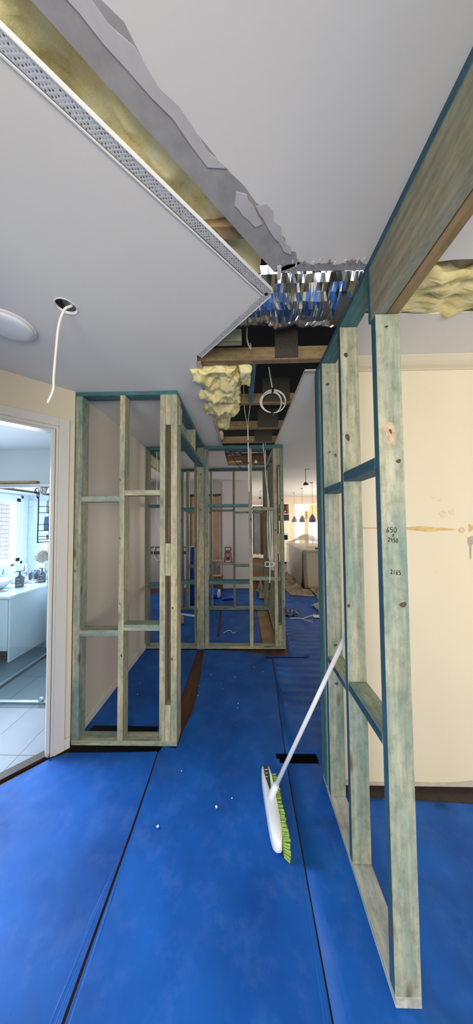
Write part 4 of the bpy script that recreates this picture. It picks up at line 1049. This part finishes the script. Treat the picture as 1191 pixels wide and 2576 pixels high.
tl = empty('tape_dispenser', (2.0, 6.6, 0.95), 'black tape gun lying on the wrapped island', 'tool')
box('grip', 1.86, 2.00, 6.60, 6.64, 0.95, 0.985, M_BLACK, tl, 0.01)
lathe('tape', [(0.03, -0.02), (0.06, -0.02), (0.06, 0.02), (0.03, 0.02), (0.03, -0.02)], (2.07, 6.62, 1.0), M_CHROME, tl, 20, axis='y', cap=False)
fo = box('film_fold', 1.75, 2.25, 7.10, 7.14, 0.955, 0.972, plain('white_fold', srgb(220, 212, 200), 0.4)); tag(fo, 'white rolled fold of film across the island top', 'film')
G = 'crumpled masking paper on the kitchen floor'
tag(drape('masking_paper', 1.05, 1.62, 5.75, 6.32, crump(1.05, 1.62, 5.75, 6.32, 0.01, 0.10, 4, 1), M_PAPER, None, (34, 34)), 'crumpled brown paper at the near left corner of the island', 'paper', G)
tag(drape('masking_paper', 1.60, 2.35, 5.15, 6.30, crump(1.60, 2.35, 5.15, 6.30, 0.01, 0.12, 3.5, 5), M_PAPER, None, (40, 40)), 'crumpled brown paper trailing from the island front', 'paper', G)
tag(drape('masking_paper', 1.05, 1.45, 6.35, 8.6, crump(1.05, 1.45, 6.35, 8.6, 0.01, 0.12, 3, 9), M_PAPER, None, (24, 60)), 'crumpled brown paper along the long side of the island', 'paper', G)
tag(drape('masking_paper', 0.32, 0.86, 5.5, 6.15, crump(0.32, 0.86, 5.5, 6.15, 0.01, 0.36, 4, 4), M_PAPER, None, (34, 34)), 'crumpled brown paper heap seen between the far frames', 'paper', G)
cp = box('carton', 0.28, 0.95, 7.3, 7.9, 0.0, 0.62, plain('brown_carton', srgb(150, 124, 92), 0.7, var=0.06), None, 0.006); tag(cp, 'plain brown carton behind the paper heap', 'carton')
tag(drape('folded_paper', 0.25, 0.95, 7.3, 7.9, crump(0.25, 0.95, 7.3, 7.9, 0.625, 0.12, 4, 8), plain('pale_paper', srgb(206, 192, 180), 0.7), None, (24, 24)), 'pale crumpled paper lying on the brown carton', 'paper')
tag(drape('plastic_bag', 1.36, 1.72, 4.72, 5.05, crump(1.36, 1.72, 4.72, 5.05, 0.008, 0.30, 5, 12), plain('clear_bag', srgb(214, 216, 220), 0.2), None, (28, 28)), 'crumpled clear plastic bag on the blue kitchen floor', 'bag')
tag(drape('plastic_bag', 0.68, 1.0, 4.55, 4.85, crump(0.68, 1.0, 4.55, 4.85, 0.006, 0.14, 6, 15), plain('dark_clear_bag', srgb(96, 110, 150), 0.2), None, (24, 24)), 'flattened bluish plastic bag beside the far frame', 'bag')
pg = empty('power_plug', (0.92, 4.55, 0), 'black plug with pale pins lying by the flattened bag', 'plug')
box('plug_body', 0.88, 0.96, 4.54, 4.60, 0.0, 0.04, M_BLACK, pg, 0.008)
for k in range(2): box('pin', 0.90 + k * 0.03, 0.912 + k * 0.03, 4.525, 4.54, 0.012, 0.028, M_PLASTIC, pg)
tw = tube('packing_strap', [(0.80, 4.43, 0.012), (0.90, 4.42, 0.02), (1.02, 4.42, 0.014), (1.14, 4.50, 0.02), (1.24, 4.56, 0.014)], 0.008, M_PLASTIC); tag(tw, 'white plastic strap lying on the blue floor', 'strap')
pt = box('paper_tag', 1.22, 1.42, 4.46, 4.58, 0.008, 0.014, M_PLASTIC); pt.rotation_euler = (0, 0, -0.2); tag(pt, 'white paper tag on the blue floor near the island', 'tag')
for k in range(4):
    tag(tube('packing_thread', [(1.0 + k * 0.02, 4.38 - k * 0.03, 0.01), (1.04 + k * 0.03, 4.33 - k * 0.02, 0.03), (1.08 + k * 0.01, 4.30 - k * 0.03, 0.01)], 0.003, M_PLASTIC, None, 5), 'thin white packing thread near the strap', 'thread', 'packing threads')
tag(tube('chalk_scrawl', [(-0.30, 3.86, 0.006), (-0.26, 3.93, 0.006), (-0.20, 3.95, 0.006), (-0.16, 3.86, 0.006), (-0.12, 3.90, 0.006)], 0.004, M_PLASTIC, None, 5), 'white thread squiggle on the blue floor between the far frames', 'thread')

# pendants
M_PEND = plain('grey_pendant', srgb(128, 120, 116), 0.5, var=0.03)
for y, lab in ((6.85, 'nearest grey pendant lamp over the island'), (8.0, 'middle grey pendant lamp over the island'), (9.2, 'farthest grey pendant lamp over the island')):
    p = empty('pendant_lamp', (1.875, y, H), lab, 'lamp', 'pendant lamps over the island')
    lathe('ceiling_rose', [(0, H), (0.055, H), (0.055, H - 0.02), (0, H - 0.022)], (1.875, y, -0.001), M_CHROME, p, 20)
    tube('cord', [(1.875, y, H - 0.02), (1.875, y, 1.835)], 0.005, M_PEND, p, 8, straight=True)
    lathe('shade', [(0.010, 1.85), (0.022, 1.845), (0.030, 1.825), (0.058, 1.785), (0.088, 1.73), (0.101, 1.685), (0.103, 1.635), (0.098, 1.635), (0.096, 1.685), (0.084, 1.727), (0.05, 1.78)], (1.875, y, 0), M_PEND, p, 28, cap=False)
for x, y, dz, lab in ((1.26, 5.06, 0.27, 'unfixed downlight dangling from the kitchen ceiling'), (0.60, 8.6, 0.22, 'small unfixed downlight dangling far beyond the frames')):
    p = empty('dangling_downlight', (x, y, H), lab, 'lamp', 'dangling downlights')
    tube('cord', [(x, y, H + 0.0), (x + 0.005, y, H - dz * 0.6), (x, y, H - dz)], 0.005, M_BLACK, p, 6)
    lathe('heat_sink', [(0, H - dz + 0.01), (0.03, H - dz + 0.005), (0.042, H - dz - 0.03), (0.05, H - dz - 0.045), (0.0, H - dz - 0.046)], (x, y, 0), M_BLACK, p, 18)
    box('clip', x + 0.04, x + 0.06, y - 0.005, y + 0.005, H - dz - 0.045, H - dz - 0.01, M_CHROME, p)
    box('hole_rim', x, x + 0.10, y - 0.02, y + 0.02, H - 0.004, H - 0.001, M_BLACK, p)

# oven tower
ov = empty('oven_tower', (1.6, 10.5, 0), 'cream oven tower cabinet with open shelf', 'cabinet')
M_OV = plain('tower_cream', srgb(238, 222, 190), 0.35, var=0.01)
box('side_panel', 1.87, 1.90, 10.25, 10.89, 0, 2.40, M_OV, ov); box('side_panel', 1.27, 1.30, 10.25, 10.89, 0, 2.40, M_OV, ov)
for z0, z1 in ((2.36, 2.40), (1.94, 1.97)): box('shelf', 1.30, 1.87, 10.26, 10.89, z0, z1, M_OV, ov)
box('back_panel', 1.30, 1.87, 10.86, 10.89, 1.97, 2.36, plain('tower_back', srgb(150, 140, 126), 0.5), ov)
box('oven_front', 1.30, 1.87, 10.25, 10.86, 1.71, 1.94, plain('dark_oven', srgb(48, 38, 36), 0.2), ov)
box('door', 1.30, 1.87, 10.24, 10.86, 0.05, 1.69, M_OV, ov, 0.003)
box('coffee_niche', 1.60, 1.80, 10.225, 10.245, 0.93, 1.12, plain('black_glass', srgb(20, 20, 22), 0.1), ov)
box('handle', 1.62, 1.80, 10.215, 10.235, 1.16, 1.175, M_CHROME, ov)
kt = empty('red_kettle', (1.72, 10.5, 1.97), 'dark red kettle on the oven tower shelf', 'kettle')
lathe('pot', [(0.0, 1.972), (0.11, 1.972), (0.125, 2.0), (0.11, 2.09), (0.06, 2.14), (0, 2.15)], (1.70, 10.5, 0), plain('dark_red_enamel', srgb(120, 26, 30), 0.25), kt, 20)
lathe('dial', [(0.0, 0), (0.035, 0.0), (0.035, 0.012), (0, 0.014)], (1.74, 10.375, 2.06), M_PLASTIC, kt, 16, axis='y')
# pantry shelving and open door edge
ps = empty('pantry_shelving', (3.6, 12.6, 0), 'white pantry shelves in front of the bright window', 'shelving')
for z in (1.02, 1.36, 1.66): box('shelf', 3.1, 4.2, 12.5, 12.85, z, z + 0.03, M_WHITE, ps)
for x in (3.1, 3.45, 3.8, 4.17): box('upright', x, x + 0.03, 12.5, 12.85, 0, 1.69, M_WHITE, ps)
dj = box('pantry_door_edge', 2.83, 2.98, 11.6, 11.64, 0.0, 2.12, plain('cream_door_edge', srgb(226, 204, 156), 0.4), None, 0.004); tag(dj, 'cream door edge standing in the bright pantry opening', 'door')
uc = box('upper_cabinet', 3.02, 4.35, 11.2, 11.7, 1.75, 2.38, plain('upper_cabinet_cream', srgb(240, 220, 170), 0.4), None, 0.004); tag(uc, 'pale yellow upper cabinet beside the pantry opening', 'cabinet')

# ================================================================== BATHROOM THINGS
M_VAN = plain('vanity_white', srgb(206, 222, 232), 0.3, var=0.01)
M_STN = plain('vanity_top', srgb(222, 230, 236), 0.2, var=0.03, scale=6)
va = empty('vanity', (-3.2, 3.6, 0), 'white bathroom vanity cabinet under the window', 'cabinet')
box('carcass', -3.69, -2.825, 3.07, 4.30, 0.13, 0.755, M_VAN, va)
box('end_panel', -2.845, -2.82, 3.055, 3.64, 0.0, 0.758, M_VAN, va, 0.003)
for x0, x1 in ((-3.265, -2.85), (-3.685, -3.27)): box('door', x0, x1, 3.05, 3.07, 0.135, 0.748, M_VAN, va, 0.003)
box('kickboard', -3.69, -2.845, 3.12, 3.14, 0.0, 0.13, plain('brown_kick', srgb(92, 66, 56), 0.6), va)
box('worktop', -3.70, -2.81, 3.035, 4.305, 0.758, 0.79, M_STN, va, 0.004)
ba = empty('basin', (-3.36, 3.34, 0.79), 'round white vessel basin on the vanity', 'basin')
lathe('bowl', [(0.0, 0.791), (0.10, 0.791), (0.16, 0.82), (0.205, 0.87), (0.215, 0.905), (0.205, 0.907), (0.19, 0.872), (0.14, 0.83), (0.0, 0.815)], (-3.36, 3.36, 0), plain('ceramic', srgb(232, 238, 242), 0.12, var=0.005), ba, 36)
lathe('waste', [(0, 0.8155), (0.022, 0.8155), (0.022, 0.819), (0, 0.82)], (-3.3, 3.36, 0), M_CHROME, ba, 16)
def tap(loc, lab, h=0.26):
    t = empty('mixer_tap', loc, lab, 'tap', 'chrome basin taps')
    x, y, z = loc
    lathe('column', [(0.0, z), (0.028, z), (0.028, z + h), (0.0, z + h)], (x, y, 0), M_CHROME, t, 18)
    box('spout', x - 0.015, x + 0.015, y - 0.19, y, z + h * 0.62, z + h * 0.68, M_CHROME, t, 0.003)
    box('lever', x - 0.008, x + 0.008, y - 0.11, y + 0.01, z + h + 0.001, z + h + 0.012, M_CHROME, t, 0.002)
    return t
tap((-3.32, 3.82, 0.791), 'chrome tower tap standing left of the candles')
tap((-3.06, 3.92, 0.791), 'chrome tower tap standing right of the candles', 0.30)
M_AMB = plain('dark_amber', srgb(66, 62, 74), 0.25, var=0.05)
def pump(x, y, s, lab):
    t = empty('pump_bottle', (x, y, 0.79), lab, 'bottle', 'dark pump bottles')
    z = 0.791
    lathe('bottle', [(0, z), (0.045 * s, z), (0.048 * s, z + 0.01), (0.048 * s, z + 0.12 * s), (0.03 * s, z + 0.145 * s), (0.014 * s, z + 0.155 * s), (0.014 * s, z + 0.175 * s), (0, z + 0.176 * s)], (x, y, 0), M_AMB, t, 22)
    lathe('pump', [(0.010 * s, z + 0.1765 * s), (0.010 * s, z + 0.20 * s), (0.014 * s, z + 0.205 * s), (0, z + 0.212 * s)], (x, y, 0), M_BLACK, t, 12, cap=False)
    box('spout', x - 0.045 * s, x + 0.01, y - 0.006, y + 0.006, z + 0.20 * s, z + 0.21 * s, M_BLACK, t)
    for zz, w in ((0.105, 0.024), (0.065, 0.012), (0.03, 0.034)):
        vs, fs = [], []
        for i in range(9):
            a = -math.pi / 2 + 0.35 + (i - 4) / 4 * w / 0.05
            for dz in (0, 0.008): vs.append((x + 0.0486 * s * math.cos(a), y + 0.0486 * s * math.sin(a), z + (zz + dz) * s))
        for i in range(8): fs.append((2 * i, 2 * i + 2, 2 * i + 3, 2 * i + 1))
        o = mesh('label_band', vs, fs, plain('pale_print', srgb(190, 200, 190), 0.5), t); md = o.modifiers.new('t', 'SOLIDIFY'); md.thickness = 0.001
pump(-3.10, 3.49, 1.05, 'dark pump bottle at the front of the vanity by the basin')
pump(-3.0, 3.76, 1.0, 'dark pump bottle at the back right of the vanity')
for x, y, lab in ((-3.13, 3.70, 'dark tube standing on its pale cap, left one'), (-3.075, 3.74, 'dark tube standing on its pale cap, right one')):
    t = empty('cream_tube', (x, y, 0.79), lab, 'tube', 'dark tubes on the vanity')
    lathe('cap', [(0, 0.791), (0.022, 0.791), (0.020, 0.84), (0, 0.841)], (x, y, 0), M_PLASTIC, t, 14)
    lathe('tube', [(0.02, 0.842), (0.022, 0.86), (0.021, 0.945), (0, 0.946)], (x, y, 0), M_AMB, t, 14)
t = empty('round_mirror', (-3.22, 3.86, 0.79), 'small round grey mirror leaning behind the tubes', 'mirror')
lathe('disc', [(0, 0), (0.085, 0), (0.088, 0.004), (0.085, 0.012), (0, 0.012)], (-3.20, 3.88, 0.882), plain('mirror_grey', srgb(120, 140, 160), 0.2, 0.5), t, 28, axis='y')
box('stand', -3.23, -3.17, 3.86, 3.92, 0.791, 0.796, M_ALU, t)
t = empty('tumbler', (-3.60, 3.42, 0.79), 'pale tumbler holding brushes beside the basin', 'tumbler')
lathe('cup', [(0.0, 0.791), (0.05, 0.791), (0.052, 0.93), (0.047, 0.93), (0.045, 0.80), (0, 0.80)], (-3.53, 3.66, 0), plain('pale_cup', srgb(176, 200, 214), 0.3), t, 20)
for dx in (-0.02, 0.015): tube('brush', [(-3.53 + dx, 3.66, 0.81), (-3.53 + dx * 2.2, 3.66, 1.0)], 0.006, M_AMB, t, 8, straight=True)
t = empty('squeeze_bottle', (-3.5, 3.78, 0.79), 'small white bottle with grey cap behind the tumbler', 'bottle')
lathe('bottle', [(0, 0.791), (0.035, 0.791), (0.036, 0.98), (0.02, 1.01), (0, 1.012)], (-3.55, 3.86, 0), M_PLASTIC, t, 16)
lathe('cap', [(0.018, 1.0125), (0.022, 1.02), (0.020, 1.05), (0, 1.052)], (-3.55, 3.86, 0), plain('grey_cap', srgb(90, 96, 104), 0.4), t, 14)
t = box('soap_bar', -3.14, -3.07, 3.25, 3.30, 0.7915, 0.812, M_PLASTIC, None, 0.008, 2); tag(t, 'small white soap bar at the vanity edge', 'soap')
t = box('folded_cloth', -3.02, -2.9, 3.92, 4.0, 0.7915, 0.805, M_PLASTIC, None, 0.004); tag(t, 'folded white cloth at the back of the vanity', 'cloth')
tr = box('tray', -3.40, -3.18, 3.66, 3.78, 0.7915, 0.83, plain('pale_tray', srgb(190, 206, 220), 0.3), None, 0.01, 2); tag(tr, 'pale shallow tray behind the basin', 'tray')

# shower screen
sc = empty('shower_screen', (-2.2, 2.4, 0), 'frameless glass shower screen with chrome rails', 'shower screen')
box('floor_channel', -3.10, -1.45, 2.365, 2.395, 0.002, 0.022, M_ALU, sc, 0.002)
box('floor_channel', -2.505, -2.475, 2.395, 3.41, 0.002, 0.030, M_ALU, sc, 0.002)
box('top_rail', -3.10, -1.45, 2.362, 2.398, 2.012, 2.048, M_ALU, sc, 0.003)
box('top_rail', -2.505, -2.475, 2.398, 3.41, 2.022, 2.050, plain('grey_rail', srgb(140, 146, 152), 0.4, 0.6), sc, 0.003)
box('glass_panel', -2.493, -2.487, 2.40, 3.40, 0.03, 2.022, M_GLASS, sc)
box('glass_panel', -3.08, -2.50, 2.377, 2.383, 0.022, 2.012, M_GLASS, sc)
box('hinge', -1.905, -1.86, 2.360, 2.395, 0.0225, 0.055, M_CHROME, sc, 0.008)
lathe('roller', [(0, 1.945), (0.022, 1.947), (0.035, 2.0), (0.036, 2.0115), (0, 2.0118)], (-1.905, 2.38, 0), M_ALU, sc, 18)
pl = box('timber_plank', -2.60, -1.955, 2.352, 2.402, 2.049, 2.073, timber('old', 0), None, 0.002); tag(pl, 'short timber plank lying on the shower top rail', 'plank')
bt = box('shower_hob', -2.47, -1.45, 3.18, 3.40, 0.0025, 0.02, M_TILED); tag(bt, 'dark tiled ledge at the back of the shower', 'ledge')
# caddy
ca = empty('shower_caddy', (-2.49, 3.05, 1.45), 'black wire shower caddy hanging from the screen rail', 'caddy')
CX, CY = -2.47, 3.0
def cw(name, pts, r=0.004, n=4): return tube(name, pts, r, M_BLACK, ca, 6, n=n)
cw('hook', [(CX - 0.03, CY, 2.03), (CX - 0.03, CY, 2.075), (CX - 0.005, CY, 2.09), (CX + 0.015, CY, 2.07), (CX + 0.015, CY, 1.95)], 0.006)
cw('spine', [(CX + 0.015, CY, 1.96), (CX + 0.015, CY, 1.7), (CX + 0.013, CY, 1.46), (CX + 0.02, CY + 0.02, 1.44), (CX + 0.02, CY + 0.26, 1.44)], 0.006)
cw('spine', [(CX + 0.015, CY + 0.25, 1.98), (CX + 0.015, CY + 0.25, 1.7), (CX + 0.015, CY + 0.25, 1.45)], 0.005)
for zt, hgt in ((1.87, 0.075), (1.655, 0.075), (1.51, 0.035)):
    for zz in (zt, zt - hgt):
        cw('basket_ring', [(CX + 0.015, CY, zz), (CX + 0.10, CY + 0.01, zz), (CX + 0.12, CY + 0.05, zz - 0.002), (CX + 0.12, CY + 0.24, zz - 0.002), (CX + 0.015, CY + 0.25, zz)], 0.004, 3)
    for k in range(7):
        yy = CY + 0.03 + k * 0.034
        tube('basket_wire', [(CX + 0.12, yy, zt), (CX + 0.118, yy, zt - hgt), (CX + 0.02, yy, zt - hgt)], 0.0022, M_BLACK, ca, 5, straight=True)
def bottle(x, y, z, r, h, mat, lab, taper=0.6):
    t = empty('shampoo_bottle', (x, y, z), lab, 'bottle', 'bottles in the shower caddy')
    lathe('bottle', [(0, z), (r, z), (r, z + h * 0.5), (r * 0.85, z + h * 0.85), (r * taper, z + h), (0, z + h + 0.004)], (x, y, 0), mat, t, 18)
    return t
bottle(CX + 0.07, CY + 0.06, 1.583, 0.030, 0.165, plain('blue_bottle', srgb(120, 146, 200), 0.3), 'upright blue bottle in the middle caddy basket')
bottle(CX + 0.07, CY + 0.125, 1.583, 0.026, 0.115, M_BLACK, 'black bottle with narrow neck in the middle caddy basket', 0.2)
bottle(CX + 0.07, CY + 0.185, 1.583, 0.030, 0.16, plain('teal_bottle', srgb(96, 150, 150), 0.3), 'teal bottle in the middle caddy basket')
bottle(CX + 0.07, CY + 0.10, 1.798, 0.034, 0.15, plain('white_bottle_grey', srgb(206, 212, 220), 0.3), 'white printed bottle in the top caddy basket', 0.85)
t = box('soap_box', CX + 0.03, CX + 0.10, CY + 0.10, CY + 0.23, 1.479, 1.53, plain('teal_soap', srgb(150, 176, 188), 0.4), None, 0.01, 2); tag(t, 'pale teal soap block on the bottom caddy shelf', 'soap')
t = empty('razor', (CX + 0.13, CY + 0.06, 1.44), 'pink razor hung on the bottom of the caddy', 'razor')
box('razor_head', CX + 0.105, CX + 0.125, CY + 0.035, CY + 0.085, 1.478, 1.495, plain('pink_plastic', srgb(176, 140, 156), 0.4), t, 0.003)
tube('handle', [(CX + 0.13, CY + 0.07, 1.475), (CX + 0.135, CY + 0.10, 1.42), (CX + 0.13, CY + 0.145, 1.35)], 0.007, plain('pink_plastic', srgb(176, 140, 156), 0.4), t, 8)
t = empty('loofah', (CX + 0.1, CY + 0.08, 1.27), 'pale netted bath puff hanging below the caddy', 'bath puff')
bm = bmesh.new(); bmesh.ops.create_icosphere(bm, subdivisions=5, radius=1)
for v in bm.verts:
    nn = v.co.normalized(); v.co = Vector((CX + 0.10, CY - 0.03, 1.275)) + nn * 0.062 * (1 + 0.22 * math.sin(nn.x * 14 + 3 * noise.noise(nn * 3)) * math.sin(nn.z * 17) + 0.22 * noise.fractal(nn * 5, 0.8, 2, 3))
from_bm('puff', bm, plain('pale_net', srgb(206, 210, 206), 0.7, var=0.06, scale=30), t, True)
tube('cord', [(CX + 0.10, CY - 0.03, 1.33), (CX + 0.105, CY + 0.01, 1.445)], 0.003, M_PLASTIC, t, 6, straight=True)
for y, lab in ((2.99, 'black S hook left of the caddy on the shower rail'), (3.27, 'black S hook right of the caddy on the shower rail')):
    tag(tube('s_hook', [(-2.50, y, 2.03), (-2.495, y, 2.058), (-2.475, y, 2.058), (-2.468, y, 2.02), (-2.466, y, 1.985), (-2.452, y - 0.01, 1.968), (-2.438, y - 0.02, 1.985)], 0.005, M_BLACK, None, 7), lab, 'hook', 'black S hooks')
